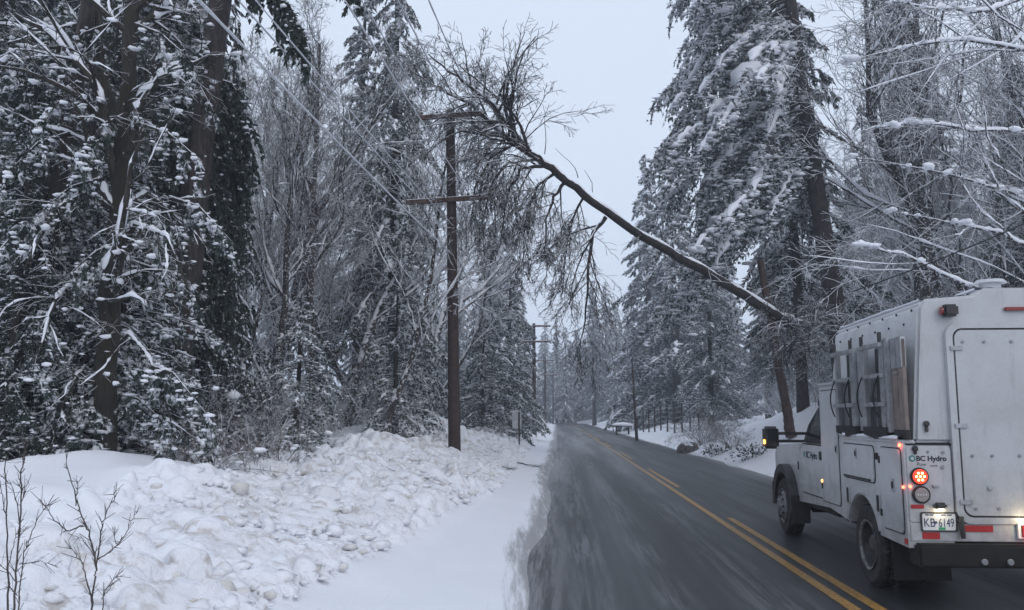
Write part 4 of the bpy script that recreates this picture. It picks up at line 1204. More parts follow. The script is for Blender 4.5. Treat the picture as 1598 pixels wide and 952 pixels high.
HD = .07
tr = empty('utility_truck', (3.822 + 1.2 * math.cos(HD), 9.511 - 1.2 * math.sin(HD), 0), -HD)
tag(tr, 'white utility service truck with ladder rack and tall box body driving in the right lane', 'truck')
OX = -1.2                     # local x = u - 1.2, where u = 0 is the truck's left side
def mesh_obj(name, bm, mat, parent=tr, smooth=True, angle=35):
    bmesh.ops.recalc_face_normals(bm, faces=bm.faces)
    me = bpy.data.meshes.new(name); bm.to_mesh(me); bm.free(); me.materials.append(mat)
    if smooth:
        for p in me.polygons: p.use_smooth = True
        me.set_sharp_from_angle(angle=math.radians(angle))
    o = bpy.data.objects.new(name, me); COL.objects.link(o); o.parent = parent
    return o
def bev(bm, off, seg=2, ang=20):
    if off <= 0: return
    es = [e for e in bm.edges if len(e.link_faces) == 2 and e.calc_face_angle(0) > math.radians(ang)]
    bmesh.ops.bevel(bm, geom=es, offset=off, segments=seg, affect='EDGES', clamp_overlap=True)
def box(name, u0, u1, s0, s1, z0, z1, mat, parent=tr, off=.01, bm=None, seg=2):
    own = bm is None
    b = bmesh.new(); bmesh.ops.create_cube(b, size=1)
    bmesh.ops.scale(b, vec=(u1 - u0, s1 - s0, z1 - z0), verts=b.verts)
    bmesh.ops.translate(b, vec=((u0 + u1) / 2 + OX, (s0 + s1) / 2, (z0 + z1) / 2), verts=b.verts)
    bev(b, off, seg)
    if own: return mesh_obj(name, b, mat, parent)
    me = bpy.data.meshes.new('t'); b.to_mesh(me); b.free(); bm.from_mesh(me); bpy.data.meshes.remove(me)
def prism(name, pts, axis, a, b_, mat, parent=tr, off=.0, seg=2, bm=None, map2=None):
    """pts: 2-D outline; axis 'u': pts are (s,z), extruded in u from a to b_; axis 's': pts are (u,z); axis 'z': (u,s)"""
    b = bmesh.new()
    def mk(p, t):
        if axis == 'u': return (t + OX, p[0], p[1])
        if axis == 's': return (p[0] + OX, t, p[1])
        return (p[0] + OX, p[1], t)
    v0 = [b.verts.new(mk(p, a)) for p in pts]; v1 = [b.verts.new(mk(p, b_)) for p in (map2 or pts)]
    n = len(pts)
    b.faces.new(v0); b.faces.new(v1[::-1])
    for i in range(n): b.faces.new((v0[i], v0[(i + 1) % n], v1[(i + 1) % n], v1[i]))
    bmesh.ops.recalc_face_normals(b, faces=b.faces)
    bev(b, off, seg)
    if bm is None: return mesh_obj(name, b, mat, parent)
    me = bpy.data.meshes.new('t'); b.to_mesh(me); b.free(); bm.from_mesh(me); bpy.data.meshes.remove(me)
def rrect(x0, x1, z0, z1, r, n=6):
    P = []
    for cx_, cz, a0 in ((x1 - r, z1 - r, 0), (x0 + r, z1 - r, 90), (x0 + r, z0 + r, 180), (x1 - r, z0 + r, 270)):
        for k in range(n + 1):
            a = math.radians(a0 + 90 * k / n); P.append((cx_ + r * math.cos(a), cz + r * math.sin(a)))
    return P
def ring(name, outer, inner, axis, a, b_, mat, parent=tr, off=0):
    b = bmesh.new()
    def mk(p, t): return (t + OX, p[0], p[1]) if axis == 'u' else (p[0] + OX, t, p[1])
    n = len(outer)
    A = [b.verts.new(mk(p, a)) for p in outer]; Bv = [b.verts.new(mk(p, a)) for p in inner]
    C = [b.verts.new(mk(p, b_)) for p in outer]; D = [b.verts.new(mk(p, b_)) for p in inner]
    for i in range(n):
        j = (i + 1) % n
        for q4 in ((A[i], A[j], Bv[j], Bv[i]), (C[i], D[i], D[j], C[j]), (A[i], C[i], C[j], A[j]), (Bv[i], Bv[j], D[j], D[i])): b.faces.new(q4)
    bev(b, off, 2, 50)
    return mesh_obj(name, b, mat, parent)
def disc(name, u, s, z, r, d, axis, mat, parent=tr, n=20, off=.004, r2=None):
    """short cylinder; axis 'u' sticks out to the left (towards -u), 's' sticks out to the rear (-s)"""
    b = bmesh.new(); bmesh.ops.create_cone(b, cap_ends=True, segments=n, radius1=r, radius2=r2 or r, depth=d)
    from mathutils import Matrix
    rot = Matrix.Rotation(math.radians(-90), 3, 'Y') if axis == 'u' else Matrix.Rotation(math.radians(90), 3, 'X')
    bmesh.ops.rotate(b, matrix=rot, verts=b.verts)
    c = (u - d / 2 + OX, s, z) if axis == 'u' else (u + OX, s - d / 2, z)
    bmesh.ops.translate(b, vec=c, verts=b.verts)
    bev(b, off, 1, 40)
    return mesh_obj(name, b, mat, parent)
def lathe(name, prof, u, s, z, side, mat, parent, n=40):
    """prof: (radius, depth towards outside)"""
    b = bmesh.new(); rows = []
    for r, d in prof:
        rows.append([b.verts.new((u - side * d + OX, s + r * math.cos(k * 2 * math.pi / n), z + r * math.sin(k * 2 * math.pi / n))) for k in range(n)])
    for A, B2 in zip(rows, rows[1:]):
        for k in range(n): b.faces.new((A[k], A[(k + 1) % n], B2[(k + 1) % n], B2[k]))
    if name.startswith('rim'): b.faces.new(rows[-1])
    return mesh_obj(name, b, mat, parent)
def text(s_, size, mat, parent, loc, rot, name='lettering', bold=.0, sx=1.0):
    cu = bpy.data.curves.new('t', 'FONT'); cu.body = s_; cu.size = size; cu.extrude = .0015; cu.offset = bold
    o = bpy.data.objects.new('t', cu); COL.objects.link(o)
    dg = bpy.context.evaluated_depsgraph_get(); me = bpy.data.meshes.new_from_object(o.evaluated_get(dg))
    bpy.data.objects.remove(o); me.materials.clear(); me.materials.append(mat)
    o = bpy.data.objects.new(name, me); COL.objects.link(o); o.parent = parent
    o.location = loc; o.rotation_euler = rot; o.scale = (sx, 1, 1)
    return o
RS = -1.21
WID = 2.4
# --- service body, lower sides with wheel arch
arc = [(.52 * math.cos(a) + .02, .42 + .52 * math.sin(a)) for a in np.linspace(math.radians(20), math.radians(160), 14)]
prof = [(RS, .56), (RS, 1.53), (1.54, 1.53), (1.54, .70), (.60, .61)] + [(.51, .60)] + arc + [(-.47, .58)]
bmb = bmesh.new()
prism('', prof, 'u', 0.0, .42, None, off=.012, bm=bmb)
prism('', prof, 'u', WID - .42, WID, None, off=.012, bm=bmb)
box('', .40, WID - .40, RS + .02, 1.50, .80, 1.51, None, bm=bmb, off=.0)
# tall front compartments
box('', 0.0, .40, .74, 1.54, 1.52, 2.17, None, bm=bmb, off=.015)
box('', WID - .40, WID, .74, 1.54, 1.52, 2.17, None, bm=bmb, off=.015)
body = mesh_obj('service_body', bmb, M['white'])
box('top_rail', -.012, .13, -1.19, .72, 1.525, 1.565, M['white'], off=.012)
box('cap_rail', -.02, .42, .70, 1.56, 2.165, 2.20, M['white'], off=.012)
# --- upper box
left = [(.11, 1.54), (.17, 2.30), (.22, 2.86), (.27, 2.925), (.76, 2.965), (.83, 3.03)]
sec = left + [(WID - u, z) for u, z in left[::-1]]
def shift(P, ds): return P
b = bmesh.new()
sf = lambda z: 1.52 - .05 * max(0, (z - 2.1)) / .8
v0 = [b.verts.new((u + OX, RS + .01, z)) for u, z in sec]; v1 = [b.verts.new((u + OX, sf(z), z - .03 * (z > 2.8))) for u, z in sec]
n = len(sec); b.faces.new(v0); b.faces.new(v1[::-1])
for i in range(n): b.faces.new((v0[i], v0[(i + 1) % n], v1[(i + 1) % n], v1[i]))
bmesh.ops.recalc_face_normals(b, faces=b.faces); bev(b, .03, 4, 12)
ubox = mesh_obj('box_body', b, M['white'], angle=60)
g = Geo(); rr = np.random.default_rng(6)
for uu in np.arange(.32, 2.1, .09):
    zz = np.interp(uu, [.27, .76, .83, 1.57, 1.64, 2.13], [2.925, 2.965, 3.03, 3.03, 2.965, 2.925])
    xs = np.linspace(-1.12, 1.38, 12)
    g.line(np.stack([np.full(12, uu + OX), xs, zz - .005 - np.linspace(0, .02, 12)], -1), .07 * rr.uniform(.7, 1.1, 12), 6, .22, .1)
g.build('roof_snow', M['snow'], ubox)
# roof vent
vb = disc('roof_vent', 1.15, RS + .55, 3.07, .09, .12, 'u', M['white'], ubox)
b = bmesh.new(); bmesh.ops.create_cone(b, cap_ends=True, segments=24, radius1=.10, radius2=.10, depth=.10); bmesh.ops.translate(b, vec=(1.10 + OX, -.8, 3.08), verts=b.verts)
mesh_obj('vent_base', b, M['white'], ubox)
b = bmesh.new(); bmesh.ops.create_cone(b, cap_ends=True, segments=24, radius1=.16, radius2=.13, depth=.035); bmesh.ops.translate(b, vec=(1.10 + OX, -.8, 3.145), verts=b.verts)
mesh_obj('vent_cap', b, M['white'], ubox)
bpy.data.objects.remove(vb)
# rivets along the upper side
def side_u(z): return float(np.interp(z, [1.54, 2.30, 2.86], [.11, .17, .22]))
for z, ss_ in ((2.83, np.linspace(-1.05, 1.36, 7)), (2.71, np.linspace(-.86, 1.22, 6))):
    for s_ in ss_: disc('rivet', side_u(z) + .002, float(s_), z, .012, .012, 'u', M['seal'], ubox, 8, 0)

# --- side doors: (name, s0, s1, z0, z1)
def side_door(name, s0, s1, z0, z1, r, hinges, latch):
    o_ = rrect(s0 - .012, s1 + .012, z0 - .012, z1 + .012, r + .012); i_ = rrect(s0, s1, z0, z1, r)
    e = prism(name, i_, 'u', -.016, .02, M['white'], body, off=.006)
    ring('door_seal', o_, rrect(s0 + .004, s1 - .004, z0 + .004, z1 - .004, r), 'u', -.006, .01, M['seal'], e)
    for (s_, z_) in hinges: box('hinge', -.026, .0, s_ - .012, s_ + .012, z_ - .035, z_ + .035, M['black'], e, .003)
    for (s_, z_, w, h) in latch:
        box('latch', -.022, .0, s_ - w / 2, s_ + w / 2, z_ - h / 2, z_ + h / 2, M['alu'], e, .003)
        box('latch_handle', -.030, .0, s_ - w / 6, s_ + w / 6, z_ - h / 4, z_ + h / 4, M['seal'], e, .002)
side_door('tall_door', .80, 1.48, .74, 2.10, .05, [(1.50, 1.95), (1.50, .92)], [(.86, 1.40, .07, .12)])
side_door('mid_door', -.40, .63, 1.10, 1.475, .06, [(-.50, 1.38)], [(.15, 1.38, .07, .11)])
side_door('rear_door', -1.14, -.60, .68, 1.475, .05, [(-.575, 1.35), (-.575, .82)], [(-.93, 1.12, .08, .13)])
box('door_bar', -.030, -.017, -.30, .58, 1.105, 1.13, M['black'], body, .003)
for s_ in (.52, -.46):
    prism('vent_recess', rrect(s_ - .055, s_ + .055, .80, .99, .03), 'u', -.006, .02, M['seal'], body)
    ring('vent_rim', rrect(s_ - .062, s_ + .062, .793, .997, .035), rrect(s_ - .048, s_ + .048, .81, .98, .025), 'u', -.014, .0, M['white'], body, .003)
ring('arch_trim', [(x_ if 0 else (.545 * math.cos(a) + .02), .42 + .545 * math.sin(a)) for a in np.linspace(math.radians(22), math.radians(158), 20) for x_ in (0,)] + [(.525 * math.cos(a) + .02, .42 + .525 * math.sin(a)) for a in np.linspace(math.radians(158), math.radians(22), 20)],
     [(.540 * math.cos(a) + .02, .42 + .540 * math.sin(a)) for a in np.linspace(math.radians(22.5), math.radians(157.5), 20)] + [(.53 * math.cos(a) + .02, .42 + .53 * math.sin(a)) for a in np.linspace(math.radians(157.5), math.radians(22.5), 20)],
     'u', -.018, .0, M['white'], body)
# small lamps on the side
def lamp_side(name, s_, z_, mat, r=.018):
    o = disc(name, -.002, s_, z_, r, .02, 'u', mat, body, 12, .004); return o
lamp_side('marker_lamp', -1.15, 1.515, M['redglow']); lamp_side('marker_lamp', -1.185, 1.12, M['redglow'], .014); lamp_side('marker_lamp', 1.515, .98, M['amber'], .018)
box('side_reflector', -.006, .01, -1.20, -1.12, .59, .64, M['redref'], body, .002)
box('corner_strip', -.006, .02, 1.50, 1.546, .72, .82, M['alu'], body, .002)

# --- ladder rack
rack = empty('ladder_rack', (0, 0, 0)); rack.parent = tr
def rk(name, s0, s1, z0, z1, u0, u1, mat=None): return box(name, u0, u1, s0, s1, z0, z1, mat or M['alu'], rack, .004)
ZT, ZB = 2.56, 1.63
M['rack_grey'] = m_plain('dull_rack_panel', (.055, .055, .058), .6, .3, (.05, .05, .05), 6)
for (sa, sb) in ((.13, .72), (-.80, -.24)):
    for s_ in (sa, sb): rk('rail', s_ - .04, s_ + .04, ZB, ZT, -.02, .03)
    for z_ in (ZT - .05, 2.20, 1.91): rk('rung', sa - .05, sb + .05, z_ - .022, z_ + .022, -.06, -.022)
    for s_ in (sa, sb): rk('hook', s_ - .022, s_ + .022, ZT - .03, ZT + .08, -.04, -.01, M['rack_grey'])
    rk('backing_panel', sa + .05, sb - .05, ZB, ZT - .05, .095, .11, M['rack_grey'])
    rk('mid_rail', (sa + sb) / 2 - .10, (sa + sb) / 2 - .06, ZB, ZT - .06, .03, .07)
    rk('board', sa + .06, (sa + sb) / 2 + .12, ZB + .02, 2.0, .06, .085, M['rack_grey'])
    prism('foot', [(sa - .06, ZB + .05), (sa - .06, ZB - .03), ((sa + sb) / 2, ZB - .07), (sb + .06, ZB - .03), (sb + .06, ZB + .05)], 'u', -.03, .09, M['seal'], rack)
    for s_ in (sa - .02, sb - .08):
        g = Geo(); s2 = np.linspace(0, 1, 9)
        g.line(np.stack([np.full(9, -.062 + OX) - .03 * np.sin(s2 * 3.14), s_ + .10 * np.sin(s2 * 2.6), 2.20 - .42 * s2], -1), np.full(9, .008), 5)
        g.build('strap', M['seal'], rack)
rk('flat_rail', -.17, .06, ZB, ZT - .03, .02, .05)
rk('flat_rail', -.93, -.85, ZB, ZT + .01, -.01, .05)
for (s0, s1) in ((-1.075, -.94), (-1.215, -1.085)):
    rk('board', s0, s1, ZB, ZT - .02, .03, .07, M['board'])
    rk('foot', s0 - .005, s1 + .005, ZB - .06, ZB + .03, .02, .08, M['seal'])
    rk('board_cap', s0, s1, ZT - .30, ZT + .0, .024, .074, M['alu'])
rk('clamp', -1.12, -1.02, 2.20, 2.225, .01, .03)
g = Geo(); rr = np.random.default_rng(9)
xs = np.linspace(-1.15, .68, 26)
g.line(np.stack([np.full(26, .02 + OX), xs, np.full(26, 1.572)], -1), .05 * rr.uniform(.3, 1.2, 26), 6, .5, .2)
g.build('rail_snow', M['snow'], body)

# --- rear face
RF = RS
z0d, z1d, u0d, u1d = .86, 2.62, .52, WID - .52
ring('door_surround', rrect(u0d - .075, u1d + .075, z0d - .07, z1d + .07, .13), rrect(u0d - .012, u1d + .012, z0d - .012, z1d + .012, .09), 's', RF - .035, RF + .03, M['white'], ubox, .012)
ring('door_seal', rrect(u0d - .014, u1d + .014, z0d - .014, z1d + .014, .092), rrect(u0d + .006, u1d - .006, z0d + .006, z1d - .006, .085), 's', RF - .024, RF + .02, M['seal'], ubox)
rd = prism('rear_access_door', rrect(u0d, u1d, z0d, z1d, .085), 's', RF - .03, RF + .02, M['white'], ubox, off=.006)
box('', 0, 0, 0, 0, 0, 0, None) if 0 else None
for (u_, z_) in ((.60, 2.50), (.80, 2.50), (1.05, 2.50), (.62, 1.42), (.80, 1.42), (1.05, 1.42), (.62, .93), (.83, .93), (1.08, .93), (1.35, 2.5), (1.35, 1.42), (1.35, .93)):
    disc('bolt', u_, RF - .029, z_, .015, .012, 's', M['steel'], rd, 10, .002)
disc('door_lock', .76, RF - .029, 1.12, .022, .02, 's', M['alu'], rd, 14, .003)
for z_ in (2.44, 1.70, .99):
    box('hinge', u0d - .045, u0d + .07, RF - .048, RF - .02, z_ - .022, z_ + .022, M['alu'], rd, .004)
# lower rear panel beside the door
box('rear_seam', .02, .45, RF - .004, RF + .02, 1.515, 1.53, M['seal'], body, 0)
prism('rear_panel', rrect(.02, .43, .80, 1.50, .02), 's', RF - .012, RF + .02, M['white'], body, off=.004)
def round_lamp(name, u_, z_, lit):
    o = disc(name, u_, RF - .010, z_, .083, .03, 's', M['seal'], body, 32, .006)
    if lit:
        disc('lens', u_, RF - .038, z_, .068, .012, 's', M['redhalo'], o, 32, .004)
        for k in range(7):
            a = k * math.pi / 3; rad = 0 if k == 6 else .036
            disc('led', u_ + rad * math.cos(a), RF - .050, z_ + rad * math.sin(a), .0105, .004, 's', M['redled'], o, 10, 0)
    else:
        disc('lens', u_, RF - .038, z_, .066, .010, 's', m_plain('clear_lens', (.30, .27, .26), .25, .2, None, 20), o, 32, .004)
        for k in range(4): disc('led', u_ - .036 + .024 * k, RF - .048, z_, .006, .004, 's', M['whiteref'], o, 8, 0)
round_lamp('tail_lamp', .125, 1.225, True); round_lamp('reverse_lamp', .132, 1.055, False)
round_lamp('tail_lamp', WID - .125, 1.225, True); round_lamp('reverse_lamp', WID - .132, 1.055, False)
prism('rear_panel', rrect(WID - .43, WID - .02, .80, 1.50, .02), 's', RF - .012, RF + .02, M['white'], body, off=.004)
box('reflector', WID - .155, WID - .035, RF - .018, RF - .010, .925, .962, M['redref'], body, .002)
disc('marker_lamp', .035, RF - .012, 1.13, .014, .02, 's', M['redglow'], body, 12, .003)
# key latch and black knobs
disc('knob', .10, RF - .010, 1.485, .028, .03, 's', M['black'], body, 16, .008)
box('knob_stem', .085, .115, RF - .03, RF - .01, 1.43, 1.47, M['black'], body, .006)
disc('knob', .225, RF + .004, 1.72, .028, .03, 's', M['black'], ubox, 16, .008)
box('knob_stem', .21, .24, RF - .02, RF + .004, 1.64, 1.71, M['black'], ubox, .006)
disc('screw', .22, RF - .011, 1.455, .012, .010, 's', M['steel'], body, 8, 0); disc('screw', .36, RF - .011, 1.45, .014, .012, 's', M['steel'], body, 8, 0)
box('wing_latch', .24, .30, RF - .045, RF - .012, 1.13, 1.145, M['alu'], body, .004); disc('wing_latch', .262, RF - .012, 1.137, .02, .02, 's', M['alu'], body, 10, .003)
# plate lamp housing and number plate
lh = box('plate_lamp', .235, .345, RF - .085, RF - .011, .925, .985, M['black'], body, .018)
box('lamp_glass', .26, .32, RF - .07, RF - .03, .918, .928, M['lampwhite'], lh, .002)
pl = prism('licence_plate', rrect(.125, .435, .725, .885, .015), 's', RF - .022, RF - .014, M['plate'], body, off=.001)
ring('plate_frame', rrect(.115, .445, .715, .895, .018), rrect(.128, .432, .728, .882, .014), 's', RF - .027, RF - .013, M['black'], pl)
TX = (math.radians(90), 0, 0)
text('KB', .112, M['plateblue'], pl, (.138 + OX, RF - .0225, .760), TX, bold=.0, sx=.80)
text('6149', .112, M['plateblue'], pl, (.275 + OX, RF - .0225, .760), TX, bold=.0, sx=.64)
box('plate_emblem', .237, .262, RF - .0245, RF - .022, .79, .81, M['plateblue'], pl, 0)
for (a_, b__) in ((.16, .19), (.20, .235), (.30, .345), (.355, .40)): box('plate_marking', a_, b__, RF - .0245, RF - .022, .864, .874, M['plateblue'], pl, 0)
box('plate_sticker', .275, .335, RF - .0250, RF - .022, .732, .756, M['green'], pl, 0)
box('reflector', .035, .155, RF - .018, RF - .010, .925, .962, M['redref'], body, .002)
tapeA = box('reflector', .125, .285, RF - .018, RF + .0, .645, .708, M['redref'], body, .002)
sill = box('rear_sill', .02, WID - .02, RF - .012, RF + .05, .625, .79, M['white'], body, .006)
for k in range(5):
    a_ = .50 + k * .29
    if k != 1: box('reflector', a_, a_ + .27, RF - .020, RF - .011, .715, .775, M['redref'] if k % 2 == 0 else M['whiteref'], sill, .002)
# square lamp on the right of the sill
ql = box('stop_lamp', .98, 1.18, RF - .045, RF - .013, .66, .80, M['whiteref'], sill, .004)
box('lens', 1.01, 1.15, RF - .058, RF - .044, .675, .785, M['redlens'], ql, .004)
disc('led', 1.08, RF - .057, .71, .020, .006, 's', M['redglow'], ql, 10, 0)
g = Geo(); g.line(np.array([(.475 + OX, RF - .05, .86), (.47 + OX, RF - .055, .76), (.485 + OX, RF - .05, .66)]), np.array([.022, .028, .022]), 6)
g.build('hinge_pin', M['black'], body)
# writing and emblem
text('BC Hydro', .066, M['text'], body, (.108 + OX, RF - .0135, 1.370), TX, bold=.0020, sx=1.02)
text('Pow', .050, M['grey_text'], body, (.110 + OX, RF - .0135, 1.322), TX)
e = disc('emblem', .072, RF - .012, 1.392, .034, .003, 's', M['teal'], body, 6, 0)
disc('emblem_core', .072, RF - .0148, 1.392, .018, .002, 's', M['white'], e, 6, 0)
for k in range(4): box('worn_lettering', .235 + k * .018, .247 + k * .018, RF - .0150, RF - .012, 1.318, 1.330, M['grey_text'], body, 0)
disc('screw', .345, RF - .011, 1.310, .018, .010, 's', M['steel'], body, 10, .002)
# upper rear lamps
cl = box('corner_lamp', .42, .56, RF - .10, RF + .01, 2.745, 2.86, M['black'], ubox, .02)
disc('lens', .425, RF - .045, 2.80, .04, .02, 'u', M['redlens'], cl, 16, .004)
box('upper_lamp', 1.02, 1.38, RF - .03, RF + .01, 2.80, 2.835, M['redlens'], ubox, .008)
box('corner_lamp', WID - .56, WID - .42, RF - .10, RF + .01, 2.745, 2.86, M['black'], ubox, .02)
# bumper, hitch, chassis
bp = box('bumper', .05, WID - .05, RF - .12, RF + .16, .40, .61, M['chassis'], tr, .02)
for u_ in (.62, .85, 1.5): disc('tow_hook', u_, RF - .118, .46, .03, .03, 's', M['steel'], bp, 12, .005)
ch = box('chassis', .75, WID - .75, RS, 4.7, .45, .80, M['chassis'], tr, .02)
for u_ in (.34, WID - .34 - .0):
    box('mud_flap', u_ - .28, u_ + .28, -.62, -.60, .16, .62, M['seal'], tr, .004)
box('fuel_tank', .42, .80, 1.0, 2.2, .42, .72, M['chassis'], ch, .04)
box('axle', .5, WID - .5, -.07, .07, .34, .49, M['chassis'], ch, .03)
box('front_axle', .5, WID - .5, 4.0, 4.12, .32, .45, M['chassis'], ch, .03)
def wheel(u_, s_, side, dual, R_w=.42, steer=0):
    w = empty('wheel', (0, 0, 0)); w.parent = tr
    W2 = .24
    lathe('tyre', [(.25, -W2), (.30, -W2), (.385, -W2 + .0), (.412, -W2 + .03), (R_w, -W2 + .05), (R_w, -.05), (.412, -.03), (.385, 0), (.30, .004), (.27, -.01), (.25, -.02)], u_, s_, R_w, side, M['tyre'], w)
    tr_ = Geo()
    for k in range(46):
        a = k * 2 * math.pi / 46
        for o_ in (-.19, -.12, -.06):
            c = np.array([u_ - side * o_ + OX, s_ + (R_w + .001) * math.cos(a + o_), R_w + (R_w + .001) * math.sin(a + o_)])
            tg = np.array([0, -math.sin(a + o_), math.cos(a + o_)]); nn = np.array([0, math.cos(a + o_), math.sin(a + o_)])
            V = [c + np.array([sx * .025, 0, 0]) + tg * sy * .02 + nn * sz * .006 for sx in (-1, 1) for sy in (-1, 1) for sz in (-1, 1)]
            tr_.add(np.array(V), [(0, 1, 3, 2), (4, 6, 7, 5), (0, 4, 5, 1), (2, 3, 7, 6), (0, 2, 6, 4), (1, 5, 7, 3)])
    tr_.build('tread', M['tyre'], w, smooth=False)
    if dual:
        lathe('inner_tyre', [(.25, -2 * W2 - .03), (.39, -2 * W2 - .03), (R_w, -2 * W2 + .02), (R_w, -W2 - .08), (.39, -W2 - .03), (.25, -W2 - .03)], u_, s_, R_w, side, M['tyre'], w)
        pr = [(.255, -.01), (.262, .012), (.245, .006), (.236, -.02), (.222, -.16), (.20, -.17), (.13, -.18), (.11, -.16), (.10, -.05), (.07, -.035), (.04, -.03)]
    else:
        pr = [(.255, -.01), (.262, .012), (.245, .006), (.235, -.02), (.21, .0), (.17, .03), (.13, .045), (.10, .05), (.09, .075), (.06, .085), (.03, .088)]
    if dual: lathe('rim_dish', [(.232, -.012), (.228, -.06), (.218, -.139), (.20, -.166), (.13, -.176), (.112, -.158), (.103, -.052), (.07, -.032), (.04, -.027)], u_, s_, R_w, side, M['dish'], w)
    rim = lathe('rim', pr, u_, s_, R_w, side, M['rim'], w)
    for k in range(10):
        a = k * 2 * math.pi / 10
        if side > 0:
            dd = -.166 if dual else .035
            o = disc('rim_hole', u_ - dd, s_ + .172 * math.cos(a), R_w + .172 * math.sin(a), .021, .012, 'u', M['seal'], rim, 10, 0)
            if k < 8:
                a = k * 2 * math.pi / 8
                disc('wheel_nut', u_ - (dd + .012), s_ + .125 * math.cos(a), R_w + .125 * math.sin(a), .012, .022, 'u', M['steel'], rim, 6, 0)
wheel(.02, 0, 1, True); wheel(WID - .02, 0, -1, True); wheel(.09, 4.06, 1, False); wheel(WID - .09, 4.06, -1, False)

# --- cab
CU = .19
farc = [(.50 * math.cos(a) + 4.06, .43 + .50 * math.sin(a)) for a in np.linspace(math.radians(-2), math.radians(182), 16)]
low = [(1.60, .60), (1.60, 1.42), (3.0, 1.40), (3.25, 1.40), (4.75, 1.32), (4.92, 1.20), (4.95, .62)] + [(4.60, .50)] + farc[1:-1] + [(3.52, .52)]
bmc = bmesh.new()
prism('', low, 'u', CU, CU + .45, None, off=.02, bm=bmc); prism('', low, 'u', WID - CU - .45, WID - CU, None, off=.02, bm=bmc)
prism('', [(1.62, .62), (1.62, 1.40), (3.2, 1.42), (4.72, 1.37), (4.90, 1.25), (4.93, .65), (4.7, .55), (3.0, .55)], 'u', CU + .43, WID - CU - .43, None, off=.03, bm=bmc)
cab = mesh_obj('cab', bmc, M['white'])
# greenhouse
lo = [(1.60, 1.40), (3.20, 1.405)]; up_ = [(1.66, 2.03), (2.62, 2.04)]
b = bmesh.new()
def ghv(s_, z_, inset): return [b.verts.new((CU + inset + OX, s_, z_)), b.verts.new((WID - CU - inset + OX, s_, z_))]
A = ghv(1.60, 1.40, .01); Bq = ghv(1.62, 1.70, .04); Cq = ghv(1.68, 2.02, .14); Dq = ghv(2.10, 2.06, .16); Eq = ghv(2.62, 2.00, .15); Fq = ghv(3.22, 1.40, .02)
for sd_ in (0, 1):
    f = [A[sd_], Bq[sd_], Cq[sd_], Dq[sd_], Eq[sd_], Fq[sd_]]
    b.faces.new(f if sd_ == 0 else f[::-1])
for P1, P2 in ((A, Bq), (Bq, Cq), (Cq, Dq), (Dq, Eq), (Eq, Fq), (Fq, A)): b.faces.new((P1[0], P1[1], P2[1], P2[0]))
bmesh.ops.recalc_face_normals(b, faces=b.faces); bev(b, .03, 3, 15)
gh = mesh_obj('cab_roof', b, M['white'], cab)
def gpt(s_, z_, out=.006):
    ins = np.interp(z_, [1.40, 1.70, 2.02], [.01, .045, .14]); return (CU + ins - out + OX, s_, z_)
def side_pane(name, pts, mat, out=.006, th=.01):
    b = bmesh.new(); v = [b.verts.new(gpt(s_, z_, out)) for s_, z_ in pts]; w = [b.verts.new((v_.co.x + th, v_.co.y, v_.co.z)) for v_ in v]
    n = len(v); b.faces.new(v); b.faces.new(w[::-1])
    for i in range(n): b.faces.new((v[i], v[(i + 1) % n], w[(i + 1) % n], w[i]))
    o = mesh_obj(name, b, mat, cab, smooth=False); return o
side_pane('window_trim', [(2.02, 1.41), (2.02, 1.72), (2.06, 1.93), (2.62, 1.93), (2.95, 1.66), (3.13, 1.44), (3.10, 1.41)], M['black'], .004)
side_pane('door_window', [(2.06, 1.445), (2.06, 1.74), (2.09, 1.90), (2.60, 1.90), (2.90, 1.65), (2.92, 1.445)], M['glass'], .012)
side_pane('rear_window', [(1.66, 1.45), (1.68, 1.72), (1.74, 1.88), (1.95, 1.90), (1.94, 1.45)], M['glass'], .010)
b = bmesh.new()
v = [b.verts.new(p) for p in ((CU + .18 + OX, 2.68, 1.975), (WID - CU - .18 + OX, 2.68, 1.975), (WID - CU - .08 + OX, 3.20, 1.445), (CU + .08 + OX, 3.20, 1.445))]
w = [b.verts.new((p.co.x, p.co.y - .02, p.co.z - .02)) for p in v]
b.faces.new(v); b.faces.new(w[::-1])
for i in range(4): b.faces.new((v[i], v[(i + 1) % 4], w[(i + 1) % 4], w[i]))
ws = mesh_obj('windshield', b, M['glass'], cab, smooth=False); ws.location = (0, .022, .022)
# door and its seams
dr = prism('cab_door', [(2.02, .70), (2.02, 1.39), (3.12, 1.39), (3.30, 1.30), (3.34, .90), (3.22, .70)], 'u', CU - .014, CU + .01, M['white'], cab, off=.008)
ring('door_seam', [(2.01, .69), (2.01, 1.40), (3.125, 1.40), (3.31, 1.305), (3.35, .90), (3.225, .69)], [(2.025, .705), (2.025, 1.385), (3.115, 1.385), (3.29, 1.295), (3.33, .90), (3.215, .705)], 'u', CU - .008, CU + .01, M['seal'], cab)
hd_ = box('handle', CU - .045, CU - .012, 2.10, 2.22, 1.20, 1.32, M['black'], dr, .012)
prism('side_molding', [(1.64, .80), (1.64, .86), (3.40, .86), (3.40, .80)], 'u', CU - .022, CU + .0, M['white'], cab, off=.006)
prism('rocker', [(1.62, .52), (1.62, .62), (3.48, .62), (3.48, .52)], 'u', CU + .01, CU + .12, M['chassis'], cab, off=.01)
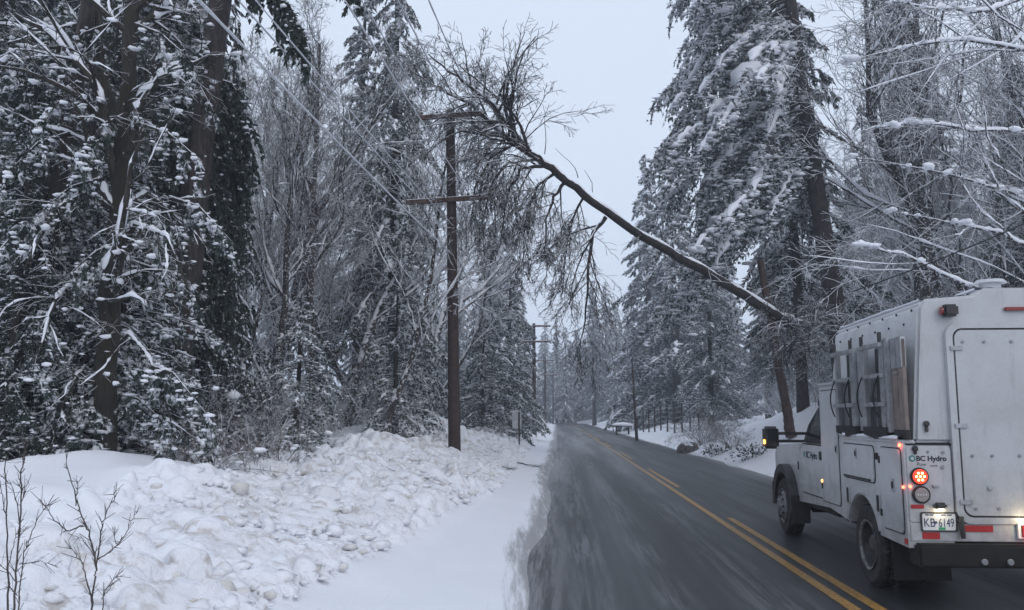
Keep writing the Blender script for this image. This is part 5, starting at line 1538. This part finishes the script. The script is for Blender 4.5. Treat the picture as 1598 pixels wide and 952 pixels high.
# fender flare in black, wider than the cab
fo = [(.60 * math.cos(a) + 4.06, .43 + .62 * math.sin(a)) for a in np.linspace(math.radians(-4), math.radians(184), 24)]
fi = [(.49 * math.cos(a) + 4.06, .43 + .49 * math.sin(a)) for a in np.linspace(math.radians(-4), math.radians(184), 24)]
def open_band(name, O, I, u0, u1, mat, parent, off=.01):
    b = bmesh.new(); n = len(O)
    mk = lambda p, t: b.verts.new((t + OX, p[0], p[1]))
    A, Bb, Cc, Dd = [mk(p, u0) for p in O], [mk(p, u0 + .02) for p in I], [mk(p, u1) for p in O], [mk(p, u1) for p in I]
    for i in range(n - 1):
        for f in ((A[i], A[i + 1], Bb[i + 1], Bb[i]), (Cc[i], Dd[i], Dd[i + 1], Cc[i + 1]), (A[i], Cc[i], Cc[i + 1], A[i + 1]), (Bb[i], Bb[i + 1], Dd[i + 1], Dd[i])): b.faces.new(f)
    b.faces.new((A[0], Bb[0], Dd[0], Cc[0])); b.faces.new((A[-1], Cc[-1], Dd[-1], Bb[-1]))
    bmesh.ops.recalc_face_normals(b, faces=b.faces); bev(b, off, 2, 40)
    return mesh_obj(name, b, mat, parent)
open_band('fender_flare', fo, fi, .06, .24, M['black'], cab)
open_band('fender_flare', fo, fi, WID - .24, WID - .06, M['black'], cab, 0)
box('mud_flap', .08, .34, 3.46, 3.48, .22, .62, M['seal'], cab, .004)
# bumper, headlights, grille on the front
fbp = box('front_bumper', .16, WID - .16, 4.94, 5.10, .48, .74, M['chassis'], cab, .03)
gr = box('grille', .60, WID - .60, 4.93, 4.98, .80, 1.24, M['alu'], cab, .02)
for z_ in (.90, 1.02, 1.14): box('grille_bar', .64, WID - .64, 4.975, 4.99, z_ - .02, z_ + .02, M['black'], gr, .004)
for u_ in (.24, WID - .58): box('headlight', u_, u_ + .34, 4.90, 4.965, .84, 1.22, M['whiteref'], cab, .02)
# mirrors
def mirror(side):
    m0 = -.30 if side < 0 else WID + .30
    a_, b_2 = (-.40, -.18) if side < 0 else (WID + .18, WID + .40)
    h_ = box('mirror', a_, b_2, 2.98, 3.12, 1.32, 1.64, M['black'], tr, .035, seg=3)
    box('mirror_glass', a_ + .03, b_2 - .03, 2.970, 2.982, 1.42, 1.61, M['glass'], h_, .004)
    for z_ in (1.43, 1.54):
        u1, u2 = (-.20, CU + .05) if side < 0 else (WID - CU - .05, WID + .20)
        box('mirror_arm', u1, u2, 2.98, 3.04, z_ - .02, z_ + .02, M['black'], h_, .012)
    if side < 0: box('turn_lamp', a_ - .004, a_ + .02, 2.985, 3.015, 1.39, 1.45, M['amber'], h_, .004)
mirror(-1); mirror(1)
# door lettering (reads towards the rear on the left side: text runs from front to back)
RT = (math.radians(90), 0, math.radians(-90))
text('BC Hydro', .135, M['text'], dr, (CU - .0155 + OX, 2.95, 1.20), RT, bold=.0025)
disc('emblem', CU - .0135, 3.04, 1.245, .05, .003, 'u', M['teal'], dr, 6, 0)
box('fender_badge', CU - .006, CU + .01, 3.42, 3.48, 1.0, 1.12, M['seal'], cab, .003)

# light from the plate lamp and the work lamp under the body (both lit in the photo)
def pt(name, u_, s_, z_, e_, c, r):
    l = bpy.data.lights.new(name, 'POINT'); l.energy = e_; l.color = c; l.shadow_soft_size = r
    o = bpy.data.objects.new(name, l); COL.objects.link(o); o.parent = tr; o.location = (u_ + OX, s_, z_)
pt('plate_light', .29, RF - .075, .905, .22, (1, .82, .5), .01)
pt('sill_light', 1.05, RF - .14, .83, .9, (1, .84, .5), .02)
pt('stop_light', 1.08, RF - .10, .70, .35, (1, .08, .04), .01)
pt('tail_light', .125, RF - .09, 1.225, .12, (1, .10, .05), .02)
pt('side_light', -.05, -1.15, 1.50, .10, (1, .12, .06), .01)

# ------------------------------------------------------------------ haze
def haze():
    bm = bmesh.new(); bmesh.ops.create_cube(bm, size=1)
    bmesh.ops.scale(bm, vec=(900, 700, 46), verts=bm.verts); bmesh.ops.translate(bm, vec=(0, 250, 21), verts=bm.verts)
    me = bpy.data.meshes.new('haze'); bm.to_mesh(me); bm.free()
    m = bpy.data.materials.new('haze'); m.use_nodes = True; nt = m.node_tree; nt.nodes.remove(nt.nodes['Principled BSDF'])
    v = nt.nodes.new('ShaderNodeVolumePrincipled'); v.inputs['Color'].default_value = (.80, .86, .95, 1); v.inputs['Density'].default_value = .0017
    v.inputs['Anisotropy'].default_value = .2
    nt.links.new(v.outputs[0], nt.nodes['Material Output'].inputs['Volume'])
    me.materials.append(m); o = bpy.data.objects.new('haze', me); COL.objects.link(o)
    tag(o, 'thin cold winter haze over the road and woods', kind='stuff')
haze()
